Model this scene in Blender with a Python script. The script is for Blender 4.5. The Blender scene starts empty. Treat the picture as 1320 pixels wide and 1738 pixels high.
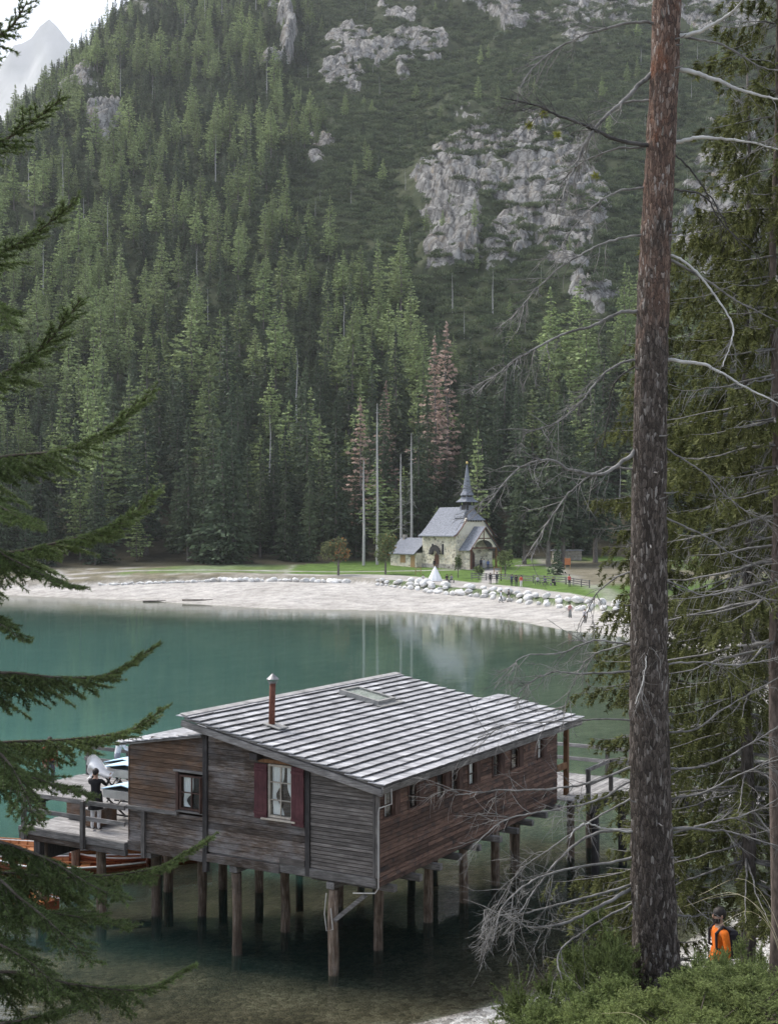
import bpy, math, random
import numpy as np
from mathutils import Vector, Matrix

SC = bpy.context.scene
COL = SC.collection
R = math.radians
# ------------------------------------------------------------------ camera, sky, sun, exposure
F, CX, HY, EYE = 2150.0, 660.0, 900.0, 10.7     # focal length and horizon measured in the photograph's pixels, eye height above the lake
cam = bpy.data.cameras.new('camera'); camo = bpy.data.objects.new('camera', cam); COL.objects.link(camo)
camo.location = (0, 0, EYE); camo.rotation_euler = (R(90), 0, 0)
cam.sensor_fit = 'HORIZONTAL'; cam.sensor_width = 36.0; cam.lens = 36.0 * F / 1320.0
cam.shift_y = 31.0 / 1320.0; cam.clip_start = 0.1; cam.clip_end = 9000
SC.camera = camo
SUN_EL, SUN_AZ = 54.0, 305.0
w = bpy.data.worlds.new('World'); SC.world = w; w.use_nodes = True
nt = w.node_tree; nt.nodes.clear()
sky = nt.nodes.new('ShaderNodeTexSky'); sky.sky_type = 'NISHITA'; sky.sun_disc = False
sky.sun_elevation = R(SUN_EL); sky.sun_rotation = R(SUN_AZ); sky.altitude = 1500; sky.air_density = 1.0; sky.dust_density = 6.0; sky.ozone_density = 1.0
bg = nt.nodes.new('ShaderNodeBackground'); bg.inputs[1].default_value = 0.10
wo = nt.nodes.new('ShaderNodeOutputWorld')
hs = nt.nodes.new('ShaderNodeHueSaturation'); hs.inputs['Saturation'].default_value = 0.5     # thin high cloud: a paler sky all round
nt.links.new(sky.outputs[0], hs.inputs['Color']); nt.links.new(hs.outputs[0], bg.inputs[0]); nt.links.new(bg.outputs[0], wo.inputs[0])
sun = bpy.data.lights.new('sun', 'SUN'); sun.energy = 1.5; sun.angle = R(24); sun.color = (1.0, 0.95, 0.88)
suno = bpy.data.objects.new('sun', sun); COL.objects.link(suno)
sd = Vector((math.sin(R(SUN_AZ)) * math.cos(R(SUN_EL)), math.cos(R(SUN_AZ)) * math.cos(R(SUN_EL)), math.sin(R(SUN_EL))))
suno.rotation_euler = sd.to_track_quat('Z', 'Y').to_euler()
SC.view_settings.view_transform = 'Standard'; SC.view_settings.look = 'None'
SC.view_settings.exposure = 1.85; SC.view_settings.gamma = 1.0
SC.render.engine = 'CYCLES'
cy = SC.cycles
cy.use_denoising = True; cy.max_bounces = 7; cy.diffuse_bounces = 3; cy.glossy_bounces = 3; cy.transmission_bounces = 4
cy.transparent_max_bounces = 12; cy.volume_bounces = 0; cy.caustics_reflective = False; cy.caustics_refractive = False
cy.sample_clamp_indirect = 4.0

S = EYE / 9.8       # the shore and the mountain were surveyed for an eye height of 9.8 and are scaled to this one
def P(x, y, Y):
    """photograph pixel at depth Y -> world point"""
    return Vector(((x - CX) / F * Y, Y, EYE - (y - HY) / F * Y))

# ------------------------------------------------------------------ numeric noise
def _h(ix, iy, s):
    n = (ix * 374761393 + iy * 668265263 + s * 1442695041) & 0xFFFFFFFF
    n = ((n ^ (n >> 13)) * 1274126177) & 0xFFFFFFFF
    n = n ^ (n >> 16)
    return (n & 0xFFFF) / 65535.0
def vnoise(x, y, s=0):
    x = np.asarray(x, float); y = np.asarray(y, float)
    ix = np.floor(x).astype(np.int64); iy = np.floor(y).astype(np.int64)
    fx = x - ix; fy = y - iy
    fx = fx * fx * (3 - 2 * fx); fy = fy * fy * (3 - 2 * fy)
    a = _h(ix, iy, s); b = _h(ix + 1, iy, s); c = _h(ix, iy + 1, s); d = _h(ix + 1, iy + 1, s)
    return (a * (1 - fx) + b * fx) * (1 - fy) + (c * (1 - fx) + d * fx) * fy
def fbm(x, y, s=0, o=4, g=0.5):
    t = 0; a = 1.0; n = 0
    for k in range(o):
        t = t + a * vnoise(np.asarray(x) * 2 ** k + 17.3 * k, np.asarray(y) * 2 ** k - 9.1 * k, s + k); n += a; a *= g
    return t / n          # 0..1
def sstep(a, b, x):
    t = np.clip((np.asarray(x, float) - a) / (b - a), 0, 1); return t * t * (3 - 2 * t)

# ------------------------------------------------------------------ mesh helpers
class MB:
    """collects shapes; build() links them as one mesh object"""
    def __init__(s): s.v = []; s.f = []; s.m = []; s.n = 0
    def add(s, vs, fs, mi=0):
        vs = [tuple(p) for p in vs]; o = s.n
        s.v += vs; s.f += [tuple(i + o for i in f) for f in fs]; s.m += [mi] * len(fs); s.n += len(vs); return s
    def box(s, lo, hi, M=None, mi=0, ch=0.0):
        x0, y0, z0 = lo; x1, y1, z1 = hi
        if ch > 0:   # chamfered along the z and x edges
            vs = []
            for z, k in ((z0, ch), (z0 + ch, 0), (z1 - ch, 0), (z1, ch)):
                vs += [(x0 + k, y0 + k, z), (x1 - k, y0 + k, z), (x1 - k, y1 - k, z), (x0 + k, y1 - k, z)]
            fs = [(3, 2, 1, 0), (12, 13, 14, 15)]
            for r in range(3):
                for i in range(4):
                    j = (i + 1) % 4; fs.append((r * 4 + i, r * 4 + j, r * 4 + 4 + j, r * 4 + 4 + i))
        else:
            vs = [(x0, y0, z0), (x1, y0, z0), (x1, y1, z0), (x0, y1, z0), (x0, y0, z1), (x1, y0, z1), (x1, y1, z1), (x0, y1, z1)]
            fs = [(3, 2, 1, 0), (4, 5, 6, 7), (0, 1, 5, 4), (1, 2, 6, 5), (2, 3, 7, 6), (3, 0, 4, 7)]
        if M is not None: vs = [M @ Vector(p) for p in vs]
        return s.add(vs, fs, mi)
    def bar(s, a, b, w, h, up=(0, 0, 1), mi=0, ch=0.0):
        a = Vector(a); b = Vector(b); d = b - a; L = d.length; d.normalize()
        up = Vector(up); sx = d.cross(up)
        if sx.length < 1e-5: sx = d.cross(Vector((1, 0, 0)))
        sx.normalize(); uz = sx.cross(d)
        M = Matrix(((d.x, sx.x, uz.x, a.x), (d.y, sx.y, uz.y, a.y), (d.z, sx.z, uz.z, a.z), (0, 0, 0, 1)))
        return s.box((0, -w / 2, -h / 2), (L, w / 2, h / 2), M, mi, ch)
    def tube(s, pts, rad, n=6, mi=0, cap=True):
        pts = [Vector(p) for p in pts]; k = len(pts); rad = [rad] * k if isinstance(rad, (int, float)) else list(rad)
        vs = []; ref = None
        for i, p in enumerate(pts):
            d = (pts[min(i + 1, k - 1)] - pts[max(i - 1, 0)])
            if d.length < 1e-9: d = Vector((0, 0, 1))
            d.normalize()
            if ref is None: ref = Vector((0, 0, 1)) if abs(d.z) < 0.9 else Vector((1, 0, 0))
            a = d.cross(ref); a.normalize(); b = a.cross(d); b.normalize(); ref = b
            for j in range(n):
                t = 2 * math.pi * j / n; vs.append(p + (a * math.cos(t) + b * math.sin(t)) * rad[i])
        fs = []
        for i in range(k - 1):
            for j in range(n):
                q = (j + 1) % n; fs.append((i * n + j, i * n + q, i * n + n + q, i * n + n + j))
        if cap: fs += [tuple(range(n - 1, -1, -1)), tuple((k - 1) * n + j for j in range(n))]
        return s.add(vs, fs, mi)
    def lathe(s, prof, n=12, c=(0, 0, 0), mi=0):
        vs = []; fs = []
        for (r, z) in prof:
            for j in range(n):
                t = 2 * math.pi * j / n; vs.append((c[0] + r * math.cos(t), c[1] + r * math.sin(t), c[2] + z))
        for i in range(len(prof) - 1):
            for j in range(n):
                q = (j + 1) % n; fs.append((i * n + j, i * n + q, i * n + n + q, i * n + n + j))
        fs += [tuple(range(n - 1, -1, -1)), tuple((len(prof) - 1) * n + j for j in range(n))]
        return s.add(vs, fs, mi)
    def prism(s, poly, depth, M, mi=0):
        """polygon in local xz, extruded along local y"""
        k = len(poly); vs = [M @ Vector((x, 0, z)) for x, z in poly] + [M @ Vector((x, depth, z)) for x, z in poly]
        fs = [tuple(range(k)), tuple(range(2 * k - 1, k - 1, -1))] + [(i, i + k, (i + 1) % k + k, (i + 1) % k) for i in range(k)]
        return s.add(vs, fs, mi)
    def mesh(s, name, mats, smooth=False):
        me = bpy.data.meshes.new(name); me.from_pydata(s.v, [], s.f)
        for m in (mats if isinstance(mats, (list, tuple)) else [mats]): me.materials.append(m)
        if any(s.m): me.polygons.foreach_set('material_index', s.m)
        if smooth: me.polygons.foreach_set('use_smooth', [True] * len(me.polygons))
        me.update(); return me
    def build(s, name, mats, parent=None, smooth=False):
        return link(name, s.mesh(name, mats, smooth), parent)

def link(name, me, parent=None):
    o = bpy.data.objects.new(name, me); COL.objects.link(o)
    if parent is not None: o.parent = parent
    return o
def npmesh(name, V, Fq, mats, smooth=False, shade=None, mi=None):
    """V (n,3), Fq (m,3|4) arrays -> mesh, fast; shade: per-vertex grey or rgb attribute"""
    me = bpy.data.meshes.new(name); V = np.asarray(V, np.float32); Fq = np.asarray(Fq, np.int32)
    k = Fq.shape[1]; me.vertices.add(len(V)); me.vertices.foreach_set('co', V.ravel())
    me.loops.add(Fq.size); me.loops.foreach_set('vertex_index', Fq.ravel())
    me.polygons.add(len(Fq)); me.polygons.foreach_set('loop_start', np.arange(0, Fq.size, k, dtype=np.int32))
    me.polygons.foreach_set('loop_total', np.full(len(Fq), k, np.int32))
    for m in (mats if isinstance(mats, (list, tuple)) else [mats]): me.materials.append(m)
    if mi is not None: me.polygons.foreach_set('material_index', np.asarray(mi, np.int32))
    if smooth: me.polygons.foreach_set('use_smooth', np.ones(len(Fq), bool))
    me.update(calc_edges=True)
    if shade is not None:
        sh = np.asarray(shade, np.float32)
        if sh.ndim == 1: sh = np.stack([sh] * 3, 1)
        at = me.color_attributes.new('tint', 'FLOAT_COLOR', 'POINT')
        at.data.foreach_set('color', np.concatenate([sh, np.ones((len(sh), 1), np.float32)], 1).ravel())
    me.validate(); return me
def empty(name, loc=(0, 0, 0), rz=0.0):
    o = bpy.data.objects.new(name, None); COL.objects.link(o); o.location = loc; o.rotation_euler = (0, 0, rz); o.empty_display_size = 0.3; return o
def tag(o, label=None, cat=None, group=None, kind=None):
    if label: o['label'] = label
    if cat: o['category'] = cat
    if group: o['group'] = group
    if kind: o['kind'] = kind
    return o
def copy_tree(o, parent=None):
    c = o.copy(); COL.objects.link(c); c.parent = parent
    for ch in o.children: copy_tree(ch, c)
    return c

# ------------------------------------------------------------------ materials
def newmat(name):
    m = bpy.data.materials.new(name); m.use_nodes = True; t = m.node_tree; t.nodes.clear()
    o = t.nodes.new('ShaderNodeOutputMaterial'); b = t.nodes.new('ShaderNodeBsdfPrincipled')
    t.links.new(b.outputs[0], o.inputs[0]); return m, t, b
def N(t, k, **kw):
    n = t.nodes.new('ShaderNode' + k)
    for a, v in kw.items(): setattr(n, a, v)
    return n
def coords(t, stretch=(1, 1, 1), kind='Object', rnd=True):
    tc = N(t, 'TexCoord'); mp = N(t, 'Mapping'); mp.inputs['Scale'].default_value = stretch
    t.links.new(tc.outputs[kind], mp.inputs[0])
    if rnd:
        oi = N(t, 'ObjectInfo'); mu = N(t, 'Math', operation='MULTIPLY'); mu.inputs[1].default_value = 37.0
        t.links.new(oi.outputs['Random'], mu.inputs[0]); t.links.new(mu.outputs[0], mp.inputs['Location'])
    return mp.outputs[0]
def noise(t, vec, scale, detail=4, rough=0.6, dist=0.0):
    n = N(t, 'TexNoise'); n.inputs['Scale'].default_value = scale; n.inputs['Detail'].default_value = detail
    n.inputs['Roughness'].default_value = rough; n.inputs['Distortion'].default_value = dist
    t.links.new(vec, n.inputs['Vector']); return n.outputs['Fac']
def ramp(t, fac, stops):
    r = N(t, 'ValToRGB'); e = r.color_ramp.elements
    while len(e) < len(stops): e.new(0.5)
    for i, (p, c) in enumerate(stops):
        e[i].position = p; e[i].color = (*c, 1) if len(c) == 3 else c
    t.links.new(fac, r.inputs[0]); return r.outputs[0]
def mixc(t, a, b, fac, mode='MIX'):
    m = N(t, 'Mix', data_type='RGBA', blend_type=mode)
    for sock, v in ((m.inputs[0], fac), (m.inputs[6], a), (m.inputs[7], b)):
        if hasattr(v, 'is_linked'): t.links.new(v, sock)
        elif isinstance(v, (int, float)): sock.default_value = v
        else: sock.default_value = (*v, 1)
    return m.outputs[2]
def bump(t, b, h, strength=0.4, dist=0.02):
    n = N(t, 'Bump'); n.inputs['Strength'].default_value = strength; n.inputs['Distance'].default_value = dist
    t.links.new(h, n.inputs['Height']); t.links.new(n.outputs[0], b.inputs['Normal'])
def setc(t, sock, v):
    if hasattr(v, 'is_linked'): t.links.new(v, sock)
    else: sock.default_value = (*v, 1)
def rndtone(t, col, lo, hi):
    """per-object lightness change"""
    oi = N(t, 'ObjectInfo'); mr = N(t, 'MapRange'); mr.inputs[3].default_value = lo; mr.inputs[4].default_value = hi
    t.links.new(oi.outputs['Random'], mr.inputs[0])
    return mixc(t, col, mr.outputs[0], 1.0, 'MULTIPLY')
def simple(name, c1, c2=None, scale=6, rough=0.8, bmp=0.3, bdist=0.01, stretch=(1, 1, 1), tone=None, metal=0.0, detail=5, spec=0.3, lo=0.35, hi=0.65):
    m, t, b = newmat(name); v = coords(t, stretch)
    n = noise(t, v, scale, detail)
    c = ramp(t, n, [(lo, c1), (hi, c2 or c1)])
    if tone: c = rndtone(t, c, *tone)
    setc(t, b.inputs['Base Color'], c); b.inputs['Roughness'].default_value = rough; b.inputs['Metallic'].default_value = metal
    b.inputs['Specular IOR Level'].default_value = spec
    if bmp: bump(t, b, n, bmp, bdist)
    return m
def wood(name, cols, grain=(1, 14, 14), scale=3.0, tone=(0.7, 1.25), rough=0.85, patch=None, bmp=0.5, silver=None):
    """weathered board: fine grain along local x, blotches, per-board tone. cols: dark, mid, light"""
    m, t, b = newmat(name); v = coords(t, grain)
    g = noise(t, v, scale, 6, 0.65, 0.3); v2 = coords(t, (1, 1.6, 1.6)); bl = noise(t, v2, 1.7, 4, 0.6)
    c = ramp(t, g, [(0.28, cols[0]), (0.5, cols[1]), (0.72, cols[2])])
    if patch: c = mixc(t, c, patch, ramp(t, bl, [(0.5, (0, 0, 0)), (0.66, (1, 1, 1))]))
    else: c = mixc(t, c, ramp(t, bl, [(0.3, (0.6, 0.6, 0.6)), (0.7, (1.25, 1.25, 1.25))]), 1.0, 'MULTIPLY')
    if silver: sv = noise(t, coords(t, (.8, 1.6, 1.6), rnd=False), 0.9, 6, .72); c = mixc(t, c, mixc(t, silver, ramp(t, g, [(.3, (.55, .55, .55)), (.7, (1.3, 1.3, 1.3))]), 1.0, 'MULTIPLY'), ramp(t, sv, [(.46, (0, 0, 0)), (.62, (.75, .75, .75))]))
    c = rndtone(t, c, *tone)
    setc(t, b.inputs['Base Color'], c); b.inputs['Roughness'].default_value = rough; b.inputs['Specular IOR Level'].default_value = 0.25
    bump(t, b, g, bmp, 0.008); return m
def foliage(name, c1, c2, tone=(0.75, 1.3), trans=0.25, huev=0.0, rough=0.75):
    """leaf faces: vertex tint x per-plant tone, with some light let through"""
    m, t, b = newmat(name)
    at = N(t, 'Attribute', attribute_name='tint'); oi = N(t, 'ObjectInfo')
    c = mixc(t, c1, c2, oi.outputs['Random'])
    c = mixc(t, c, at.outputs['Color'], 1.0, 'MULTIPLY')
    mr = N(t, 'MapRange'); mr.inputs[3].default_value = tone[0]; mr.inputs[4].default_value = tone[1]
    fr = N(t, 'Math', operation='FRACT'); mu = N(t, 'Math', operation='MULTIPLY'); mu.inputs[1].default_value = 13.7
    t.links.new(oi.outputs['Random'], mu.inputs[0]); t.links.new(mu.outputs[0], fr.inputs[0]); t.links.new(fr.outputs[0], mr.inputs[0])
    c = mixc(t, c, mr.outputs[0], 1.0, 'MULTIPLY')
    t.links.new(c, b.inputs['Base Color']); b.inputs['Roughness'].default_value = rough; b.inputs['Specular IOR Level'].default_value = 0.2
    tr = N(t, 'BsdfTranslucent'); t.links.new(c, tr.inputs[0]); mx = N(t, 'MixShader'); mx.inputs[0].default_value = trans
    out = [n for n in t.nodes if n.type == 'OUTPUT_MATERIAL'][0]
    t.links.new(b.outputs[0], mx.inputs[1]); t.links.new(tr.outputs[0], mx.inputs[2]); t.links.new(mx.outputs[0], out.inputs[0])
    return m

M = {}
M['spruce'] = foliage('spruce_needles', (0.058, 0.082, 0.048), (0.095, 0.122, 0.066))
M['larch'] = foliage('larch_needles', (0.19, 0.245, 0.10), (0.25, 0.305, 0.135))
M['brown_needles'] = foliage('dead_needles', (0.36, 0.26, 0.21), (0.40, 0.29, 0.235))
M['shrub'] = foliage('mugo_needles', (0.070, 0.095, 0.052), (0.115, 0.142, 0.074))
M['bark'] = simple('spruce_bark', (0.09, 0.075, 0.065), (0.20, 0.18, 0.16), 2.5, 0.9, 0.5, 0.05, (4, 4, 1))
M['snag'] = simple('bare_grey_wood', (0.30, 0.29, 0.28), (0.50, 0.48, 0.46), 2.5, 0.9, 0.4, 0.03, (4, 4, 1))
# ------------------------------------------------------------------ people: skinned bodies, one continuous mesh each
def body_data(pose):
    j = dict(pelvis=((0, 0, .95), (.145, .11)), waist=((0, 0, 1.10), (.135, .10)), chest=((0, 0, 1.32), (.165, .115)), nb=((0, 0, 1.46), (.075, .07)), neck=((0, -.005, 1.52), (.052, .055)),
             jaw=((0, -.03, 1.575), (.062, .072)), head=((0, -.012, 1.645), (.078, .095)), crown=((0, .0, 1.715), (.066, .078)))
    for s, n in ((-1, 'r'), (1, 'l')):
        j['sh' + n] = ((s * .185, 0, 1.42), (.068, .065)); j['el' + n] = ((s * .235, .03, 1.13), (.047, .047)); j['wr' + n] = ((s * .23, -.05, .885), (.031, .028)); j['pa' + n] = ((s * .225, -.075, .80), (.034, .02)); j['fi' + n] = ((s * .22, -.095, .72), (.024, .014)); j['th' + n] = ((s * .19, -.10, .80), (.012, .012))
        j['hi' + n] = ((s * .095, 0, .89), (.095, .10)); j['kn' + n] = ((s * .10, -.02, .50), (.060, .065)); j['an' + n] = ((s * .10, .02, .09), (.042, .045)); j['to' + n] = ((s * .115, -.15, .045), (.042, .032))
    for k, v in pose.items(): j[k] = (v, j[k][1])
    e = [('pelvis', 'waist'), ('waist', 'chest'), ('chest', 'nb'), ('nb', 'neck'), ('neck', 'jaw'), ('jaw', 'head'), ('head', 'crown')]
    for n in 'rl': e += [('chest', 'sh' + n), ('sh' + n, 'el' + n), ('el' + n, 'wr' + n), ('wr' + n, 'pa' + n), ('pa' + n, 'fi' + n), ('pa' + n, 'th' + n), ('pelvis', 'hi' + n), ('hi' + n, 'kn' + n), ('kn' + n, 'an' + n), ('an' + n, 'to' + n)]
    return j, e
POSES = {
    'stand': {},
    'walk': dict(knr=(-.10, -.16, .52), anr=(-.10, -.20, .10), tor=(-.11, -.37, .07), knl=(.10, .06, .50), anl=(.10, .28, .12), tol=(.11, .13, .04), wrr=(-.24, .10, .90), par=(-.24, .09, .81), fir=(-.24, .07, .73), thr=(-.21, .05, .80), wrl=(.24, -.20, .92), pal=(.24, -.24, .84), fil=(.24, -.27, .77), thl=(.21, -.27, .85)),
    'sit': dict(pelvis=(0, 0, .50), waist=(0, .02, .65), chest=(0, -.02, .87), nb=(0, -.05, 1.01), neck=(0, -.06, 1.07), jaw=(0, -.09, 1.125), head=(0, -.075, 1.195), crown=(0, -.06, 1.265), shr=(-.185, -.05, .97), shl=(.185, -.05, .97), elr=(-.24, -.02, .70), ell=(.24, -.02, .70),
                wrr=(-.15, -.27, .62), wrl=(.15, -.27, .62), par=(-.11, -.34, .61), pal=(.11, -.34, .61), fir=(-.08, -.41, .60), fil=(.08, -.41, .60), thr=(-.08, -.33, .64), thl=(.08, -.33, .64), hir=(-.10, -.03, .48), hil=(.10, -.03, .48), knr=(-.12, -.44, .50), knl=(.12, -.44, .50), anr=(-.12, -.42, .09), anl=(.12, -.42, .09), tor=(-.13, -.58, .045), tol=(.13, -.58, .045)),
    'hold': dict(elr=(-.25, -.16, 1.26), ell=(.25, -.16, 1.28), wrr=(-.26, -.34, 1.42), wrl=(.26, -.34, 1.46), par=(-.26, -.38, 1.50), pal=(.26, -.38, 1.54), fir=(-.26, -.41, 1.57), fil=(.26, -.41, 1.61), thr=(-.22, -.39, 1.51), thl=(.22, -.39, 1.55)),
    'lean': dict(waist=(0, -.03, 1.10), chest=(0, -.12, 1.30), nb=(0, -.18, 1.43), neck=(0, -.20, 1.49), jaw=(0, -.25, 1.53), head=(0, -.245, 1.605), crown=(0, -.235, 1.675), shr=(-.185, -.13, 1.40), shl=(.185, -.13, 1.40), elr=(-.25, -.25, 1.14), ell=(.25, -.25, 1.14), wrr=(-.22, -.48, 1.08), wrl=(.22, -.48, 1.08), par=(-.21, -.56, 1.07), pal=(.21, -.56, 1.07), fir=(-.2, -.63, 1.05), fil=(.2, -.63, 1.05), thr=(-.17, -.55, 1.08), thl=(.17, -.55, 1.08))}
BODY = {}
def make_bodies():
    tmp = []
    for n, ps in POSES.items():
        j, e = body_data(ps); ks = list(j); me = bpy.data.meshes.new('body'); me.from_pydata([j[k][0] for k in ks], [(ks.index(a), ks.index(b)) for a, b in e], [])
        o = bpy.data.objects.new('body', me); COL.objects.link(o); o.modifiers.new('Skin', 'SKIN'); sv = me.skin_vertices[0].data
        for i, k in enumerate(ks): sv[i].radius = j[k][1]; sv[i].use_root = (k == 'pelvis')
        sm = o.modifiers.new('Sub', 'SUBSURF'); sm.levels = 2; sm.render_levels = 2; tmp.append((n, o, j, e))
    dg = bpy.context.evaluated_depsgraph_get()
    for n, o, j, e in tmp:
        ev = o.evaluated_get(dg); me = bpy.data.meshes.new_from_object(ev); me.name = 'body_' + n
        A = np.array([j[a][0] for a, b in e]); B = np.array([j[b][0] for a, b in e]); nm = [a + '>' + b for a, b in e]
        cls = []
        for q in nm:
            if 'neck' in q or 'jaw' in q or 'crown' in q: cls.append(0)
            elif '>pa' in q or '>fi' in q or '>th' in q: cls.append(0)
            elif '>kn' in q or '>an' in q or '>hi' in q: cls.append(2)
            elif '>to' in q: cls.append(3)
            else: cls.append(1)
        for k in range(4): me.materials.append(None)
        for p in me.polygons:
            c = np.array(p.center); d = B - A; t_ = np.clip(((c - A) * d).sum(1) / (d * d).sum(1), 0, 1); q = ((A + d * t_[:, None] - c) ** 2).sum(1); p.material_index = cls[int(np.argmin(q))]; p.use_smooth = True
        BODY[n] = (me, j)
        bpy.data.objects.remove(o)
make_bodies()
CLOTH = {}
def cloth(c):
    k = tuple(round(q, 3) for q in c)
    if k not in CLOTH: CLOTH[k] = simple('cloth', tuple(q * .85 for q in k), tuple(min(1, q * 1.15) for q in k), 14, .9, .15)
    return CLOTH[k]
SKIN = simple('skin', (0.34, 0.20, 0.14), (0.40, 0.25, 0.18), 9, .6, .1); SHOE = cloth((.05, .05, .05)); HAIR = simple('dark_hair', (.012, .010, .009), (.03, .024, .02), 30, .6, .6, .01)
def person(loc, rz, pose, top, legs, label, height=1.72, group=None, hair=True, skirt=None, shoe=None):
    me, j = BODY[pose]; o = link('person', me); o.location = loc; o.rotation_euler = (0, 0, rz); o.scale = (height / 1.75,) * 3
    for i, m_ in enumerate((SKIN, cloth(top), cloth(legs), shoe or SHOE)): o.material_slots[i].link = 'OBJECT'; o.material_slots[i].material = m_
    tag(o, label, 'person', group)
    if hair:
        h = Vector(j['head'][0]); b = MB(); vs = []; nn, kk = 14, 7
        for i in range(kk):
            a = i / (kk - 1) * math.pi * .56
            for q in range(nn):
                t_ = 6.283 * q / nn; dn = 0.45 * max(0, math.sin(t_)) ; aa = a * (1 + dn)
                r_ = 1 + .05 * math.sin(q * 2.3 + i * 1.7); vs.append((h.x + .088 * math.sin(aa) * math.cos(t_) * r_, h.y + .012 + .106 * math.sin(aa) * math.sin(t_) * r_, h.z + .012 + .104 * math.cos(aa) * r_))
        b.add(vs, [(i * nn + q, i * nn + (q + 1) % nn, (i + 1) * nn + (q + 1) % nn, (i + 1) * nn + q) for i in range(kk - 1) for q in range(nn)]); b.build('hair', HAIR, o, True)
    if skirt:
        b = MB(); b.lathe([(.13, 1.0), (.17, .85), (.19, .5), (.23, .12)], 14); b.build('skirt', cloth(skirt), o, True)
    return o
# ------------------------------------------------------------------ the terrain
SHORE = np.array([(-400, 14), (-60, 20.5), (-20, 22.3), (-6, 23.4), (0.7, 25.2), (3, 26.7), (7, 30), (9.9, 33.4), (12.5, 38), (14.5, 45), (18, 58), (22, 75), (25, 92),
                  (24.5, 106), (21.5, 116), (17.5, 124), (13, 138), (6.9, 147), (0, 154), (-14.6, 158), (-32, 174), (-56, 190), (-90, 203), (-400, 250)], float)
def shore_dist(X, Y):
    """signed distance to the lake's edge: positive on land"""
    X = np.asarray(X, float); Y = np.asarray(Y, float); d2 = np.full(X.shape, 1e12); ins = np.zeros(X.shape, bool)
    n = len(SHORE)
    for i in range(n):
        ax, ay = SHORE[i]; bx, by = SHORE[(i + 1) % n]; ex, ey = bx - ax, by - ay
        t = np.clip(((X - ax) * ex + (Y - ay) * ey) / (ex * ex + ey * ey), 0, 1)
        d2 = np.minimum(d2, (X - ax - t * ex) ** 2 + (Y - ay - t * ey) ** 2)
        c = (ay > Y) != (by > Y)
        with np.errstate(divide='ignore', invalid='ignore'): ins ^= c & (X < ax + (Y - ay) / (ey if ey else 1e-9) * ex)
    return np.where(ins, -1, 1) * np.sqrt(d2)
BX = np.array([-90, -43, -25, -6, -1.6, 4, 12.6, 19, 22, 26, 30, 34], float); BY = np.array([204, 193, 189, 183, 178, 172, 160, 147, 140, 126, 100, 60], float)
def slope_px(X, Y):
    """where a spot of the mountainside shows in the photograph (unperturbed slope)"""
    X = np.asarray(X, float); Y = np.maximum(np.asarray(Y, float), 1.0)
    return CX + F * X / Y, HY - F * (0.66 - 160.9 / Y)
# rock: (x, y, rx, ry, raise in metres, patchiness 0 solid .. 1 sparse)
ROCKS = [(755, 12, 175, 58, 20, 0.05), (690, 112, 75, 34, 7, 0.35), (612, 138, 42, 48, 4, 0.25), (580, 170, 34, 26, 3, 0.4), (855, 70, 34, 55, 8, 0.3), (470, 118, 17, 46, 17, 0.0), (700, 168, 22, 16, 5, 0.2),
         (150, 268, 42, 36, 8, 0.15), (182, 245, 30, 22, 5, 0.3), (110, 185, 52, 40, 7, 0.35), (60, 205, 40, 26, 6, 0.3), (168, 115, 26, 22, 5, 0.4), (225, 60, 26, 30, 5, 0.45), (560, 302, 26, 9, 3, 0.3), (520, 70, 20, 8, 2, .4),
         (770, 330, 88, 96, 7, 0.50), (715, 400, 34, 30, 6, 0.45), (760, 450, 62, 50, 9, 0.42), (860, 470, 70, 60, 7, 0.42), (880, 330, 95, 90, 5, 0.52), (960, 430, 95, 130, 5, 0.50), (1000, 555, 60, 24, 7, 0.35),
         (870, 500, 40, 24, 7, 0.2), (1000, 60, 170, 70, 5, 0.62), (1210, 60, 140, 80, 6, 0.55), (1240, 420, 110, 220, 5, 0.66), (880, 15, 120, 30, 12, 0.35), (1040, 20, 90, 26, 8, .4), (655, 155, 14, 20, 3, .3)]
def rockiness(X, Y):
    px, py = slope_px(X, Y); wx = (fbm(X / 22.0, Y / 22.0, 41, 3) - 0.5); wy = (fbm(X / 20.0 + 50, Y / 20.0, 47, 3) - 0.5)
    px = px + wx * 120; py = py + wy * 110
    soft = np.zeros(px.shape); up = np.zeros(px.shape); patch = np.ones(px.shape)
    for (x, y, rx, ry, h, k) in ROCKS:
        q = np.sqrt(((px - x) / rx) ** 2 + ((py - y) / ry) ** 2); m = 1 - sstep(0.45, 1.25, q)
        patch = np.where(m > soft, k, patch); soft = np.maximum(soft, m); up = np.maximum(up, m * h)
    return soft, up, patch
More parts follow.
